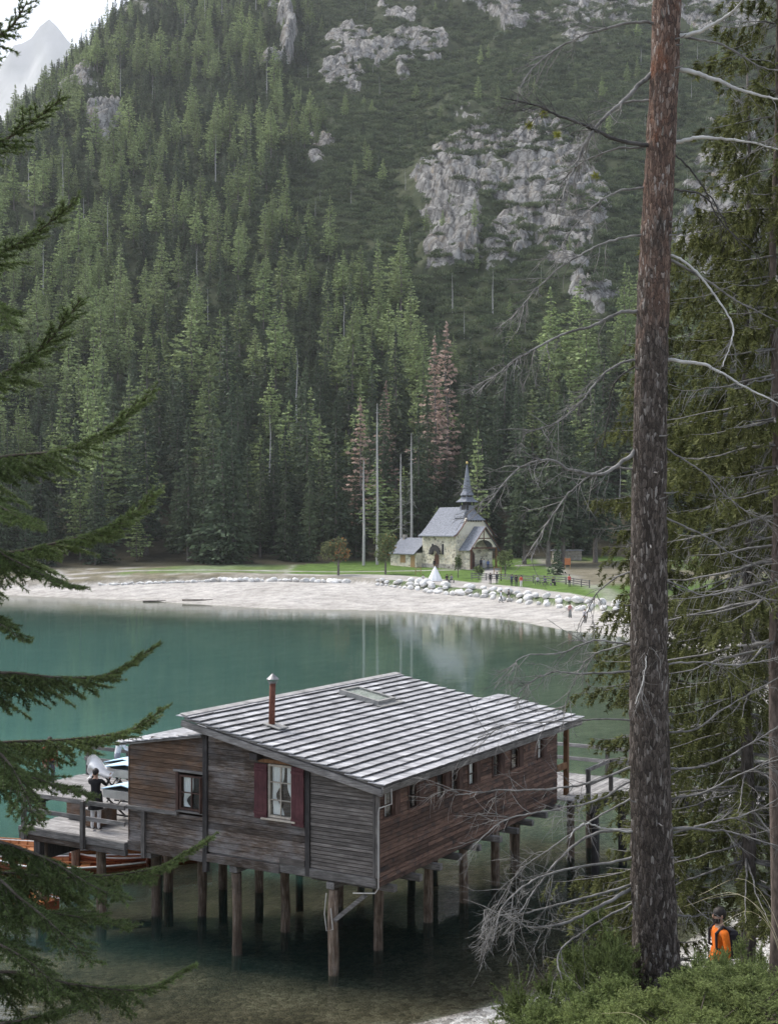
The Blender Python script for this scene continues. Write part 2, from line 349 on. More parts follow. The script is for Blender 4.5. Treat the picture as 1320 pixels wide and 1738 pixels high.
def ground(X, Y, detail=True, parts=False):
    X = np.asarray(X, float); Y = np.asarray(Y, float); d = shore_dist(X, Y)
    dd = d + (fbm(X / 7.0, Y / 7.0, 3, 3) - 0.5) * 1.6
    near = 1 - sstep(48, 75, Y)
    dl = np.maximum(dd, 0)
    zn = 0.085 * np.minimum(dl, 3.5) + 0.40 * np.maximum(dl - 3.5, 0) + 0.5 * np.exp(-((X - 4.9) ** 2 / 9 + (Y - 17.8) ** 2 / 14)) + 0.95 * np.exp(-((X - 3.4) ** 2 / 7 + (Y - 10.5) ** 2 / 14)); zn = np.where(zn > 8.2, 8.2 + (zn - 8.2) * 0.25, zn)
    s = np.interp(X, [-60, -25, -8, 5], [0.14, 0.13, 0.10, 0.088])
    zf = s * np.minimum(dl, 20) + 0.046 * np.maximum(dl - 20, 0) + 0.7 * sstep(0, 1.6, Y - np.interp(X, BX, BY)) * sstep(1, 5, dl)
    z = zn * near + zf * (1 - near)
    dw = np.maximum(-dd, 0); zw = -(0.075 - .02 * (1 - near)) * np.minimum(dw, 9) - 0.22 * np.maximum(dw - 9, 0) * near - .09 * np.maximum(dw - 9, 0) * (1 - near); zw = np.maximum(zw, -14)
    z = np.where(dd > 0, z, zw)
    # the mountainside
    y0 = 236 + (fbm(X / 40.0, X * 0 + 3, 8, 2) - 0.5) * 10
    q = (Y - y0); m = 0.66 * np.log1p(np.exp(np.clip(q / 9.0, -30, 30))) * 9.0
    m = np.where(q > 200, 0.66 * q, m)
    edge = -122 + (Y - 480) * 0.11 + (fbm(Y / 45.0, Y * 0 + 7, 5, 3) - 0.5) * 30
    m = m - np.maximum(edge - X, 0) * 0.95 * sstep(240, 330, Y)
    mw = sstep(0, 60, q)
    soft, up, patch = (np.zeros(X.shape),) * 3
    if detail:
        m = m + mw * ((fbm(X / 70.0, Y / 70.0, 11, 4) - 0.5) * 16 + (fbm(X / 14.0, Y / 14.0, 21, 3) - 0.5) * 3.2)
        soft, up, patch = rockiness(X, Y)
        w2 = soft * sstep(20, 60, q)
        if np.any(w2 > 0.01):
            up = up * sstep(20, 60, q)
            # jointed ledges: steep risers, flatter treads
            st = 4.0 + 3.0 * fbm(X / 40.0, Y / 40.0, 61, 2); zz = m + (fbm(X / 9.0, Y / 9.0, 63, 3) - 0.5) * 7.0
            fr = zz / st - np.floor(zz / st); led = (np.floor(zz / st) + sstep(0.78, 1.0, fr)) * st - zz
            m = m + up * 0.9 + w2 * (led * 0.55 + (fbm(X / 3.4, Y / 5.0, 71, 5, .62) - 0.5) * 4.2 - 2.2 * sstep(.42, .5, vnoise(X / 2.1 + 1.5 * fbm(Y / 6.0, X / 6.0, 75, 2), Y / 14.0, 73)) * sstep(.58, .5, vnoise(X / 2.1 + 1.5 * fbm(Y / 6.0, X / 6.0, 75, 2), Y / 14.0, 73)))
    z = np.maximum(z, -20) + np.maximum(m, -60) * sstep(205, 240, Y)
    z = z + (fbm(X / 5.0, Y / 5.0, 31, 3) - 0.5) * (0.10 + 0.5 * sstep(30, 60, d) * (1 - near) * sstep(205, 225, Y))
    if parts: return z, d, soft, patch
    return z
def gz(x, y): return S * float(ground(np.array([x / S]), np.array([y / S]))[0])

def grid_faces(nr, nc):
    i = np.arange(nr - 1)[:, None] * nc + np.arange(nc - 1)[None, :]
    return np.stack([i, i + 1, i + 1 + nc, i + nc], -1).reshape(-1, 4)
def col(c): return np.array(c, float)
def lerp(a, b, t): return a * (1 - t[..., None]) + b * t[..., None]

# far shore and mountainside: one sheet, its rows closer together where the ground shows more
rows = np.concatenate([np.linspace(52, 124, 40, endpoint=False), np.linspace(124, 232, 190, endpoint=False), np.linspace(232, 540, 300, endpoint=False), np.linspace(540, 960, 150)])
ts = np.linspace(-0.43, 0.43, 460)
YY, TT = np.meshgrid(rows, ts, indexing='ij'); XX = TT * YY
ZZ, DD, SOFT, PATCH = ground(XX, YY, True, True)
bd = YY - np.interp(XX, BX, BY)
n1 = fbm(XX / 6.0, YY / 6.0, 101, 4); n2 = fbm(XX / 2.2, YY / 2.2, 107, 3); n3 = fbm(XX / 25.0, YY / 25.0, 113, 3)
gravel = lerp(col((0.34, 0.32, 0.295)), col((0.45, 0.43, 0.405)), n1)
wet = (1 - sstep(0.3, 3.5 + 3 * n1, DD)) * (DD > -1)
gravel = lerp(gravel, col((0.36, 0.34, 0.31)), wet * 0.7)
bed = lerp(col((0.13, 0.14, 0.10)), col((0.25, 0.26, 0.19)), n1)
lawn = lerp(col((0.070, 0.120, 0.028)), col((0.110, 0.175, 0.042)), n2)
dry = lerp(col((0.13, 0.12, 0.075)), col((0.24, 0.215, 0.16)), n1)
floor = lerp(col((0.035, 0.036, 0.022)), col((0.075, 0.065, 0.042)), n1)
rs1 = fbm(XX / 1.6, YY / 9.0, 131, 4, .6); rs2 = fbm(XX / 7.0, YY / 3.5, 139, 5, .6)
rock = lerp(lerp(col((0.155, 0.152, 0.150)), col((0.355, 0.345, 0.325)), sstep(0.3, 0.68, rs2)), col((0.115, 0.11, 0.11)), sstep(0.52, 0.70, rs1) * 0.75)
rock = lerp(rock, col((0.30, 0.25, 0.19)), sstep(0.60, 0.75, fbm(XX / 9.0, YY / 4.0, 149, 3)) * 0.5)
C = np.where((DD > -0.3)[..., None], gravel, bed)
# behind the boulders: gravel promenade, then lawn round the chapel, rough grass to the left, forest floor
back = sstep(0.5, 1.5, bd)
lx = np.clip(bd - (6 + 7 * sstep(-12, 2, XX)), -50, 50)
lawnm = sstep(0.0, 0.7, lx + (n2 - 0.5) * 1.0) * sstep(-16, -13, XX + n1 * 3) * (1 - sstep(25, 29, XX + n1 * 4))
lawnl = (1 - sstep(-18, -14, XX)) * sstep(5.0, 7.0, bd + (n1 - 0.5) * 9) * sstep(0.36, 0.52, n3 + (n2 - .5) * 0.25)
strip = (bd > 0.7) & (bd < 3.2 + n2)
C = lerp(C, np.where((XX > -16)[..., None], gravel * 0.93, lerp(dry, gravel * 0.9, sstep(0.42, 0.6, n1))), back)
C = lerp(C, lawn * 0.75, np.where(strip & (XX > 0), 0.85, 0) * (DD > 3)); C = lerp(C, dry * 0.8, np.where(strip & (XX <= 0), 0.6, 0) * (DD > 3))
C = lerp(C, lawn, np.maximum(lawnm, lawnl * 0.8) * (YY < 236))
# the pale path curving past the chapel
pth = np.abs(YY - (196.6 - 0.10 * (XX - 10) + 1.2 * np.sin(XX / 9.0))); C = lerp(C, gravel * 0.85, (1 - sstep(0.55, 0.95, pth)) * (XX < 11))
pth2 = np.abs((XX - 15.6) - (YY - 193) * 0.10); C = lerp(C, gravel * 0.85, (1 - sstep(0.9, 1.4, pth2)) * (YY < 200.5) * (YY > 172))
pth3 = np.abs(YY - (205.5 + 0.16 * (XX - 22))); C = lerp(C, gravel * 0.75, (1 - sstep(1.3, 1.9, pth3)) * (XX > 20.5))
C = lerp(C, lerp(dry * .8, lawn * .8, sstep(.4, .6, n3)), sstep(26, 30, XX + n1 * 4) * sstep(9, 12, bd + n1 * 3)); ff = sstep(0, 5, YY - (211 + 6 * (n3 - 0.5) + 4 * (XX > -10) * (XX < 40) + (XX < -14) * (-2)))
C = lerp(C, floor, ff)
veg = lerp(col((0.030, 0.042, 0.022)), col((0.060, 0.068, 0.034)), n1)
C = lerp(C, veg, sstep(245, 290, YY))
gy = np.gradient(ZZ, axis=0) / np.gradient(YY, axis=0); steep = sstep(0.8, 1.5, gy + (n2 - 0.5) * 0.8)
RV = np.clip(SOFT * (1.02 - 0.62 * PATCH) + 0.16 * (steep - 0.4) * (SOFT > .1) + (n1 - .5) * .15, 0, 1.2) * sstep(245, 275, YY)
M['terrain'], t, b = newmat('far_ground')
at = N(t, 'Attribute', attribute_name='tint'); v = coords(t, (1, 1, 1), rnd=False)
na = noise(t, v, 0.55, 8, 0.7); nb = noise(t, v, 3.0, 5, 0.7)
c = mixc(t, at.outputs['Color'], ramp(t, na, [(0.3, (0.62, 0.62, 0.62)), (0.7, (1.35, 1.35, 1.35))]), 1.0, 'MULTIPLY')
c = mixc(t, c, ramp(t, nb, [(0.3, (0.75, 0.75, 0.75)), (0.7, (1.2, 1.2, 1.2))]), 1.0, 'MULTIPLY')
# bare limestone breaks through the scrub: broken edges, beds, cracks and stains
ra = N(t, 'Attribute', attribute_name='rock'); eg = noise(t, v, 0.075, 12, 0.70); sb = N(t, 'Math', operation='MULTIPLY_ADD'); sb.inputs[1].default_value = 1.25; sb.inputs[2].default_value = -0.625; t.links.new(eg, sb.inputs[0])
sm = N(t, 'Math', operation='ADD'); t.links.new(sb.outputs[0], sm.inputs[0]); t.links.new(ra.outputs['Fac'], sm.inputs[1]); mk_ = ramp(t, sm.outputs[0], [(0.50, (0, 0, 0)), (0.545, (1, 1, 1))])
r1_ = noise(t, coords(t, (1, 1, .55), rnd=False), 0.30, 12, 0.78); vc = N(t, 'TexVoronoi', feature='DISTANCE_TO_EDGE'); vc.inputs['Scale'].default_value = 0.30; dv = N(t, 'VectorMath', operation='ADD'); cb_ = N(t, 'CombineXYZ'); nd = N(t, 'Math', operation='MULTIPLY'); nd.inputs[1].default_value = 4.0; t.links.new(na, nd.inputs[0])
for q in range(3): t.links.new(nd.outputs[0], cb_.inputs[q])
t.links.new(coords(t, (1, 1, .4), rnd=False), dv.inputs[0]); t.links.new(cb_.outputs[0], dv.inputs[1]); t.links.new(dv.outputs[0], vc.inputs['Vector'])
rc = ramp(t, r1_, [(0.30, (.075, .072, .068)), (0.44, (.23, .222, .21)), (0.56, (.40, .39, .37)), (0.72, (.58, .565, .535))])
rc = mixc(t, rc, ramp(t, vc.outputs['Distance'], [(0.0, (.35, .35, .35)), (0.10, (1, 1, 1))]), 1.0, 'MULTIPLY')
st_ = noise(t, coords(t, (.5, .5, .09), rnd=False), 0.5, 6, .7); rc = mixc(t, rc, (.30, .245, .175), ramp(t, st_, [(0.54, (0, 0, 0)), (0.68, (.6, .6, .6))]))
c = mixc(t, c, rc, mk_)
setc(t, b.inputs['Base Color'], c); b.inputs['Roughness'].default_value = 0.95; b.inputs['Specular IOR Level'].default_value = 0.1
bp1 = N(t, 'Bump'); bp1.inputs['Strength'].default_value = .5; bp1.inputs['Distance'].default_value = .5; t.links.new(na, bp1.inputs['Height']); bp2 = N(t, 'Bump'); bp2.inputs['Distance'].default_value = 3.0
rk_ = N(t, 'Math', operation='MULTIPLY'); rk_.inputs[1].default_value = .9; t.links.new(mk_, rk_.inputs[0]); t.links.new(rk_.outputs[0], bp2.inputs['Strength']); t.links.new(r1_, bp2.inputs['Height']); t.links.new(bp1.outputs[0], bp2.inputs['Normal']); t.links.new(bp2.outputs[0], b.inputs['Normal'])
far = link('mountainside_and_far_shore', npmesh('far_terrain', S * np.stack([XX, YY, ZZ], -1).reshape(-1, 3), grid_faces(*XX.shape), M['terrain'], True, C.reshape(-1, 3)))
ra_ = far.data.attributes.new('rock', 'FLOAT', 'POINT'); ra_.data.foreach_set('value', RV.astype(np.float32).ravel()); tag(far, kind='structure')

# near shore, bank and the bed of the lake round the boathouse
ys = np.concatenate([np.linspace(-14, 4, 14, endpoint=False), np.linspace(4, 36, 130, endpoint=False), np.linspace(36, 53, 40)]); xs = np.concatenate([np.linspace(-46, -10, 40, endpoint=False), np.linspace(-10, 16, 120, endpoint=False), np.linspace(16, 46, 40)])
Yn, Xn = np.meshgrid(ys, xs, indexing='ij'); Zn, Dn, _, _ = ground(Xn, Yn, False, True)
m1 = fbm(Xn / 3.0, Yn / 3.0, 201, 4); m2 = fbm(Xn / 0.9, Yn / 0.9, 207, 3)
cg = lerp(col((0.34, 0.33, 0.31)), col((0.56, 0.55, 0.52)), m2)
cb = lerp(col((0.062, 0.050, 0.036)), col((0.165, 0.138, 0.105)), sstep(0.25, 0.75, m1 * 0.6 + m2 * 0.4))
cb = lerp(cb, col((0.21, 0.24, 0.18)), sstep(6.0, 9.0, Xn) * 0.7 * (Yn > 27))
bank = lerp(col((0.10, 0.085, 0.055)), col((0.26, 0.25, 0.22)), sstep(0.4, 0.62, m1))
Cn = lerp(cb, cg, sstep(-0.25, 0.5, Dn + (m2 - 0.5) * 0.8)); Cn = lerp(Cn, bank, sstep(4.0, 6.0, Dn + m1 * 2))
M['near'], t, b = newmat('near_ground')
at = N(t, 'Attribute', attribute_name='tint'); v = coords(t, rnd=False)
vo = N(t, 'TexVoronoi'); vo.inputs['Scale'].default_value = 7.0; t.links.new(v, vo.inputs['Vector'])
vo2 = N(t, 'TexVoronoi'); vo2.inputs['Scale'].default_value = 19.0; t.links.new(v, vo2.inputs['Vector'])
c = mixc(t, at.outputs['Color'], ramp(t, vo.outputs['Color'], [(0.1, (0.55, 0.53, 0.5)), (0.9, (1.4, 1.4, 1.4))]), 1.0, 'MULTIPLY')
c = mixc(t, c, ramp(t, vo2.outputs['Color'], [(0.1, (0.7, 0.7, 0.7)), (0.9, (1.25, 1.25, 1.25))]), 1.0, 'MULTIPLY')
setc(t, b.inputs['Base Color'], c); b.inputs['Roughness'].default_value = 0.9; b.inputs['Specular IOR Level'].default_value = 0.2
ad = N(t, 'Math', operation='ADD'); t.links.new(vo.outputs['Distance'], ad.inputs[0]); t.links.new(vo2.outputs['Distance'], ad.inputs[1])
iv = N(t, 'Math', operation='MULTIPLY'); iv.inputs[1].default_value = -1.0; t.links.new(ad.outputs[0], iv.inputs[0])
bump(t, b, iv.outputs[0], 0.8, 0.06)
nearo = link('near_shore', npmesh('near_terrain', S * np.stack([Xn, Yn, Zn], -1).reshape(-1, 3), grid_faces(*Xn.shape), M['near'], True, Cn.reshape(-1, 3)))
tag(nearo, kind='structure')

# the lake: clear over the shallows, milky teal where it is deep
wy_ = np.concatenate([np.linspace(18, 60, 70, endpoint=False), np.linspace(60, 262, 60)]); wx_ = np.concatenate([np.linspace(-330, -40, 30, endpoint=False), np.linspace(-40, 30, 110), ])
Yw, Xw = np.meshgrid(wy_, wx_, indexing='ij')
dep = np.maximum(-ground(Xw, Yw, False), 0) ; wmask = np.stack([dep, dep, dep], -1)
m, t, b = newmat('lake_water'); out = [n for n in t.nodes if n.type == 'OUTPUT_MATERIAL'][0]
at = N(t, 'Attribute', attribute_name='tint'); sx = N(t, 'SeparateColor'); t.links.new(at.outputs['Color'], sx.inputs[0])
k = N(t, 'Math', operation='MULTIPLY'); k.inputs[1].default_value = -0.28; t.links.new(sx.outputs[0], k.inputs[0])
e = N(t, 'Math', operation='EXPONENT'); t.links.new(k.outputs[0], e.inputs[0])
tr = N(t, 'BsdfTransparent'); tr.inputs[0].default_value = (0.79, 0.84, 0.77, 1)
df = N(t, 'BsdfDiffuse'); v = coords(t, rnd=False)
setc(t, df.inputs[0], ramp(t, noise(t, v, 0.03, 3), [(0.35, (0.060, 0.160, 0.140)), (0.65, (0.080, 0.195, 0.170))]))
bd_ = N(t, 'MixShader'); t.links.new(e.outputs[0], bd_.inputs[0]); t.links.new(df.outputs[0], bd_.inputs[1]); t.links.new(tr.outputs[0], bd_.inputs[2])
v1 = coords(t, (0.5, 1.7, 1), rnd=False); r1 = noise(t, v1, 1.1, 4, 0.55); v3 = coords(t, (0.06, 0.12, 1), rnd=False); r2 = noise(t, v3, 1.0, 2)
mu = N(t, 'Math', operation='MULTIPLY'); t.links.new(r1, mu.inputs[0]); t.links.new(r2, mu.inputs[1])
bp = N(t, 'Bump'); bp.inputs['Strength'].default_value = 0.11; bp.inputs['Distance'].default_value = 0.12; t.links.new(mu.outputs[0], bp.inputs['Height'])
gl = N(t, 'BsdfGlossy'); gl.inputs['Roughness'].default_value = 0.035; t.links.new(bp.outputs[0], gl.inputs['Normal'])
fr = N(t, 'Fresnel'); fr.inputs[0].default_value = 1.33; t.links.new(bp.outputs[0], fr.inputs['Normal'])
mx = N(t, 'MixShader'); t.links.new(fr.outputs[0], mx.inputs[0]); t.links.new(bd_.outputs[0], mx.inputs[1]); t.links.new(gl.outputs[0], mx.inputs[2])
t.links.new(mx.outputs[0], out.inputs[0]); M['water'] = m
lake = link('lake_water', npmesh('lake_water', S * np.stack([Xw, Yw, np.zeros_like(Xw)], -1).reshape(-1, 3), grid_faces(*Xw.shape), m, True, wmask.reshape(-1, 3)))
tag(lake, kind='structure')

# the far ridge across the valley
fx = np.linspace(-1900, 300, 120); fv = np.linspace(0, 1, 40); VV, FX = np.meshgrid(fv, fx, indexing='ij')
crest = np.interp(FX, [-1900, -1250, -900, -720, -640, -560, -430, -250, 300], [420, 700, 830, 1000, 1015, 930, 820, 700, 500]) + (fbm(FX / 90.0, FX * 0, 301, 4) - 0.5) * 110
FZ = crest * VV ** 0.9 - 60 + (fbm(FX / 120.0, VV * 6, 305, 4) - 0.5) * 160 * VV * (1 - VV); FY = 1750 + VV * 700 + (fbm(FX / 200.0, VV * 4, 309, 3) - 0.5) * 240
M['far_rock'] = simple('far_ridge_rock', (0.22, 0.24, 0.22), (0.46, 0.46, 0.46), 0.004, 0.95, 0.0, tone=None)
tag(link('far_mountain', npmesh('far_mountain', 2.6 * np.stack([FX, FY, FZ], -1).reshape(-1, 3), grid_faces(*FX.shape), M['far_rock'], True)), kind='structure')
# ------------------------------------------------------------------ conifers
def kites(Cn_, A, W, L, Wd):
    """leaf clumps: kite faces at centres C, along A, across W"""
    A = A / (np.linalg.norm(A, axis=1, keepdims=True) + 1e-9); W = np.cross(A, W); W = W / (np.linalg.norm(W, axis=1, keepdims=True) + 1e-9)
    L = L[:, None]; Wd = Wd[:, None]
    V = np.stack([Cn_ - A * L * .5, Cn_ + W * Wd * .5 - A * L * .08, Cn_ + A * L * .5, Cn_ - W * Wd * .5 - A * L * .08], 1).reshape(-1, 3)
    return V, np.arange(len(V), dtype=np.int32).reshape(-1, 4)
def conifer(seed, h, r, kind='spruce', clump=0.42, bare=0.10, dens=1.0, lev=0.5, fill=3.0):
    rs = np.random.RandomState(seed); Cs = []; As = []; Ls = []
    z = bare * h
    while z < h * 0.985:
        f = (z - bare * h) / (h * (1 - bare))
        if kind == 'larch': R_ = r * (1 - f) ** 0.75 * (0.55 + 0.45 * min(1, f * 4))
        else: R_ = r * (1 - f) ** 0.85 * (0.72 + 0.28 * min(1, f * 6))
        R_ *= rs.uniform(0.75, 1.15); R_ = max(R_, 0.18)
        nb = max(3, int((5.5 if kind == 'larch' else 7.5) * dens * (0.6 + 0.4 * (1 - f)) + rs.rand()))
        a0 = rs.rand() * 6.28
        for k in range(nb):
            a = a0 + 6.283 * k / nb + rs.uniform(-.35, .35); Rb = R_ * rs.uniform(0.45, 1.15) * (1 + .22 * math.sin(a + seed))
            if rs.rand() < (0.18 if kind == 'larch' else 0.08): continue
            n = max(3, int(2 + fill * Rb)); s = (np.arange(n) + rs.rand(n)) / n; s = 0.10 + 0.92 * s ** 0.8
            if kind == 'larch': dz = 0.10 * Rb * s - 0.05 * Rb * s * s
            else: dz = -0.42 * Rb * s ** 1.3 + 0.16 * Rb * s ** 3
            jt = clump * 0.45; d = np.array([math.cos(a), math.sin(a)])
            wid = rs.uniform(-1, 1, n) * Rb * 0.40 * (1 - 0.55 * s)
            c = np.stack([d[0] * Rb * s - d[1] * wid, d[1] * Rb * s + d[0] * wid, z + dz], 1) + rs.uniform(-jt, jt, (n, 3)) * [0.6, 0.6, 0.5]
            Cs.append(c); ax = np.stack([np.full(n, d[0]), np.full(n, d[1]), np.full(n, -0.35 if kind != 'larch' else -0.1)], 1) + rs.uniform(-.55, .55, (n, 3))
            As.append(ax); Ls.append(clump * rs.uniform(0.8, 1.7, n) * (1.15 - 0.35 * f))
        z += lev * rs.uniform(0.75, 1.3) * (1.0 if kind != 'larch' else 1.15)
    top = 14; Cs.append(np.stack([rs.normal(0, .08, top), rs.normal(0, .08, top), np.linspace(h * .93, h * 1.01, top)], 1)); As.append(np.array([[0, 0, 1.]] * top) + rs.uniform(-.5, .5, (top, 3))); Ls.append(np.full(top, clump * .9))
    Cs = np.concatenate(Cs); As = np.concatenate(As); Ls = np.concatenate(Ls)
    V, Fq = kites(Cs, As, rs.normal(0, 1, Cs.shape), Ls, Ls * rs.uniform(0.40, 0.8, len(Ls)))
    return V, Fq, np.repeat(rs.uniform(0.6, 1.35, len(Cs)), 4)
def bole(seed, h, r0, stubs=0, lean=0.0, sr=2.0):
    rs = random.Random(seed); b = MB(); k = 7
    b.tube([(math.sin(i * 1.3 + seed) * .04 * lean * i, math.cos(i * 1.7 + seed) * .04 * lean * i, h * i / (k - 1)) for i in range(k)], [r0 * (1 - .93 * i / (k - 1)) * (1.25 if i == 0 else 1) for i in range(k)], 6)
    for i in range(stubs):
        z = h * rs.uniform(0.12, 0.95); a = rs.uniform(0, 6.28); L = sr * (1.1 - z / h) * rs.uniform(.4, 1)
        b.tube([(0, 0, z), (math.cos(a) * L * .5, math.sin(a) * L * .5, z - .08 * L), (math.cos(a) * L, math.sin(a) * L, z - .35 * L)], [.05, .035, .015], 3, cap=False)
    return b
TREES = {}      # name -> (crown mesh or None, trunk mesh)
def mk(name, kind, mat, seed, h, r, **kw):
    tm = bole(seed, h * .98, h * .011 + .03, kw.pop('stubs', 10), 1.0, r * .8).mesh(name + '_trunk', M['snag'] if kind == 'bare' else M['bark'])
    cm = None
    if kind != 'bare':
        V, Fq, s = conifer(seed, h, r, kind, **kw); cm = npmesh(name + '_crown', V, Fq, mat, False, s)
    TREES[name] = (cm, tm, h)
for i, (h, r) in enumerate([(29, 5.8), (32, 5.3), (25, 6.0), (30, 4.7), (23, 5.4)]): mk('spruce%d' % i, 'spruce', M['spruce'], 10 + i, h, r, clump=0.66, bare=(.04, .12, .03, .16, .05)[i], lev=.62)
for i, (h, r) in enumerate([(18, 4.1), (16, 3.9), (20, 3.7), (14, 3.7)]): mk('slope%d' % i, 'spruce', M['spruce'], 30 + i, h, r, clump=0.66, bare=(.08, .15, .2, .05)[i], lev=.62, dens=.9, stubs=16)
for i, (h, r) in enumerate([(21, 5.0), (18, 4.5), (23, 4.7), (15, 4.3)]): mk('larch%d' % i, 'larch', M['larch'], 50 + i, h, r, clump=0.60, bare=(.14, .2, .22, .12)[i], lev=.55, stubs=14, fill=3.4)
for i, (h, r) in enumerate([(25, 3.4), (21, 3.0)]): mk('brown%d' % i, 'larch', M['brown_needles'], 70 + i, h, r, clump=0.5, bare=.2, lev=.5, stubs=30)
for i, (h, r) in enumerate([(24, 1.8), (17, 1.5)]): mk('bare%d' % i, 'bare', None, 80 + i, h, r, stubs=34)
# mugo pine: low rounded clumps
def shrubmesh(seed):
    rs = np.random.RandomState(seed); n = 260; u = rs.normal(0, 1, (n, 3)); u /= np.linalg.norm(u, axis=1, keepdims=True); u[:, 2] = np.abs(u[:, 2]) * 0.95
    c = u * np.array([1.25, 1.25, 0.95]) * rs.uniform(.45, 1.05, (n, 1)) + (np.round(rs.uniform(-1, 1, (n, 3))) * [.55, .55, .15])
    L = rs.uniform(.25, .55, n); V, Fq = kites(c, u + rs.uniform(-.5, .5, (n, 3)) + [0, 0, .6], rs.normal(0, 1, (n, 3)), L, L * .55)
    return npmesh('mugo_pine', V, Fq, M['shrub'], False, np.repeat(rs.uniform(.65, 1.35, n), 4))
SHR = [shrubmesh(s) for s in (1, 2, 3)]

# where trees grow: jittered grid, thinned by zone
rs = np.random.RandomState(7)
def grove(x0, x1, y0, y1, step):
    gx, gy = np.meshgrid(np.arange(x0, x1, step), np.arange(y0, y1, step)); gx = gx.ravel() + rs.uniform(-.48, .48, gx.size) * step; gy = gy.ravel() + rs.uniform(-.48, .48, gy.size) * step
    k = np.abs(gx / gy) < 0.40; return gx[k], gy[k]
ga = grove(-330, 330, 209, 270, 6.1); gb = grove(-330, 330, 270, 720, 5.0); gx = np.concatenate([ga[0], gb[0]]); gy = np.concatenate([ga[1], gb[1]])
z, d, soft, patch = ground(gx, gy, True, True); px, py = slope_px(gx, gy); cl = fbm(gx / 30.0, gy / 30.0, 401, 3)
front = gy < 246
dens = np.ones(gx.shape)
# sparse where the mugo scrub and the crags are
scrub = sstep(440, 560, px + (cl - .5) * 160) * (1 - sstep(400, 470, py + (cl - .5) * 120 - 0.10 * (px - 560).clip(-100, 400)))
scrub = np.maximum(scrub, sstep(660, 720, px + (cl - .5) * 60) * (1 - sstep(620, 680, py + (cl - .5) * 80)))
dens = np.where(scrub > 0.5, 0.13, 0.80) * (1 - 0.93 * np.clip(soft * 1.6, 0, 1) * sstep(250, 280, gy))
dens = np.where(front, 0.9, dens); edge_ = gy - (213 + 5 * (cl - .5) + 5.5 * (gx > -8) * (gx < 44))
dens = np.where(edge_ < 0, 0, dens); dens = np.where((px < -60) | (px > 1380), dens * .6, dens)
dens = np.where((gx > 20) & (gx < 30) & (gy < 216), 0, dens)
keep = rs.rand(gx.size) < dens
gx, gy, z, px, py, cl, scrub, front, soft = [a[keep] for a in (gx, gy, z, px, py, cl, scrub, front, soft)]
lar = fbm(gx / 22.0 + 9, gy / 22.0, 411, 3); pick = rs.rand(gx.size); sz = rs.uniform(0.55, 1.15, gx.size); rot = rs.uniform(0, 6.28, gx.size)
names = []
for i in range(gx.size):
    yy = py[i]
    pl = 0.12 if gy[i] < 240 else (0.62 if 480 < yy < 700 else 0.36)
    pl = pl * (0.25 + 1.6 * sstep(.38, .62, lar[i])); u = pick[i]
    if u < 0.035 and gy[i] > 222: names.append('bare%d' % (i % 2))
    elif scrub[i] > .5 and u < .45: names.append('bare1' if u < .25 else 'slope3')
    elif u > 1 - pl: names.append('larch%d' % (i % 4))
    elif gy[i] < 262: names.append('spruce%d' % (i % 5))
    else: names.append('slope%d' % (i % 4))
    if gy[i] > 262: sz[i] *= (0.80 + .2 * cl[i]) * (1 - .22 * float(sstep(270, 340, gy[i])))
    if scrub[i] > .5: sz[i] *= .62
    if names[-1][0] == 'l': sz[i] *= 1.15
    if gy[i] < 246: sz[i] *= .9
    if gy[i] < 216: sz[i] *= 0.62 + .38 * ((i * 7) % 10) / 9
wid_ = rs.uniform(.72, 1.25, gx.size); gx, gy, z, sz = gx * S, gy * S, z * S, sz * S
# the brown dying trees and bare trunks that stand out behind the chapel
SPECIAL = [(612, 'brown1', 226, 1.32), (738, 'brown0', 243, 1.42), (758, 'brown1', 252, 1.68), (655, 'brown0', 240, 1.12)]
SNAGS = [(617, 212, 18.0, 'thin pale bare trunk beside the round tree left of the chapel'), (640, 213.5, 27.5, 'tallest pale bare trunk left of the chapel, needle-less'), (680, 216, 19.0, 'thin bare trunk rising just behind the chapel annex'), (698, 217, 22.5, 'bare grey trunk rising behind the chapel nave roof')]
order = np.argsort(gy * (1 + 0.0 * gx)); inview = (np.abs(px - 660) < 700)
chosen = [i for i in order if inview[i]][:286]; chs = set(chosen)
ZONE = {'spruce': ('dark spruce in the dense forest edge at the mountain foot', 'spruce tree', 'dark spruces at the mountain foot'),
        'slope': ('slender dark spruce just above the forest edge on the slope', 'spruce tree', 'slender spruces low on the slope'),
        'larch': ('light green feathery larch among the dark spruces at the mountain foot', 'larch tree', 'larches at the mountain foot'),
        'bare': ('bare grey dead conifer in the forest edge', 'dead tree', 'bare dead conifers in the forest edge')}
def place_tree(name, x, y, zz, s, rz, label, cat, group, nm):
    e = empty(nm, (x, y, zz), rz); s = s if isinstance(s, tuple) else (s, s); e.scale = (s[0], s[0], s[1]); tag(e, label, cat, group)
    cm, tm, h = TREES[name]; link('trunk', tm, e)
    if cm: link('crown', cm, e)
    return e
for i in chosen:
    k = names[i].rstrip('0123456789'); lb, ct, gp = ZONE[k]; xp = CX + F * gx[i] / gy[i]
    zn_ = 'behind the left end of the beach' if xp < 300 else 'between the left beach and the bare trunks' if xp < 600 else 'behind the chapel' if xp < 880 else 'right of the chapel'; lb = lb.replace(' at the mountain foot', '').replace(' on the slope', '') + ' ' + zn_; gp = gp + ' ' + zn_
    place_tree(names[i], gx[i], gy[i], z[i] - .3, (sz[i] * wid_[i], sz[i]), rot[i], lb, ct, gp, {'spruce': 'spruce_tree', 'slope': 'spruce_tree', 'larch': 'larch_tree', 'bare': 'dead_tree'}[k])
BL = ['rusty brown dying conifer nearest the pale bare trunks', 'tall rusty brown dying larch above the chapel steeple', 'rusty brown dying conifer right of the tall brown larch', 'short reddish brown dying conifer between the green larches']
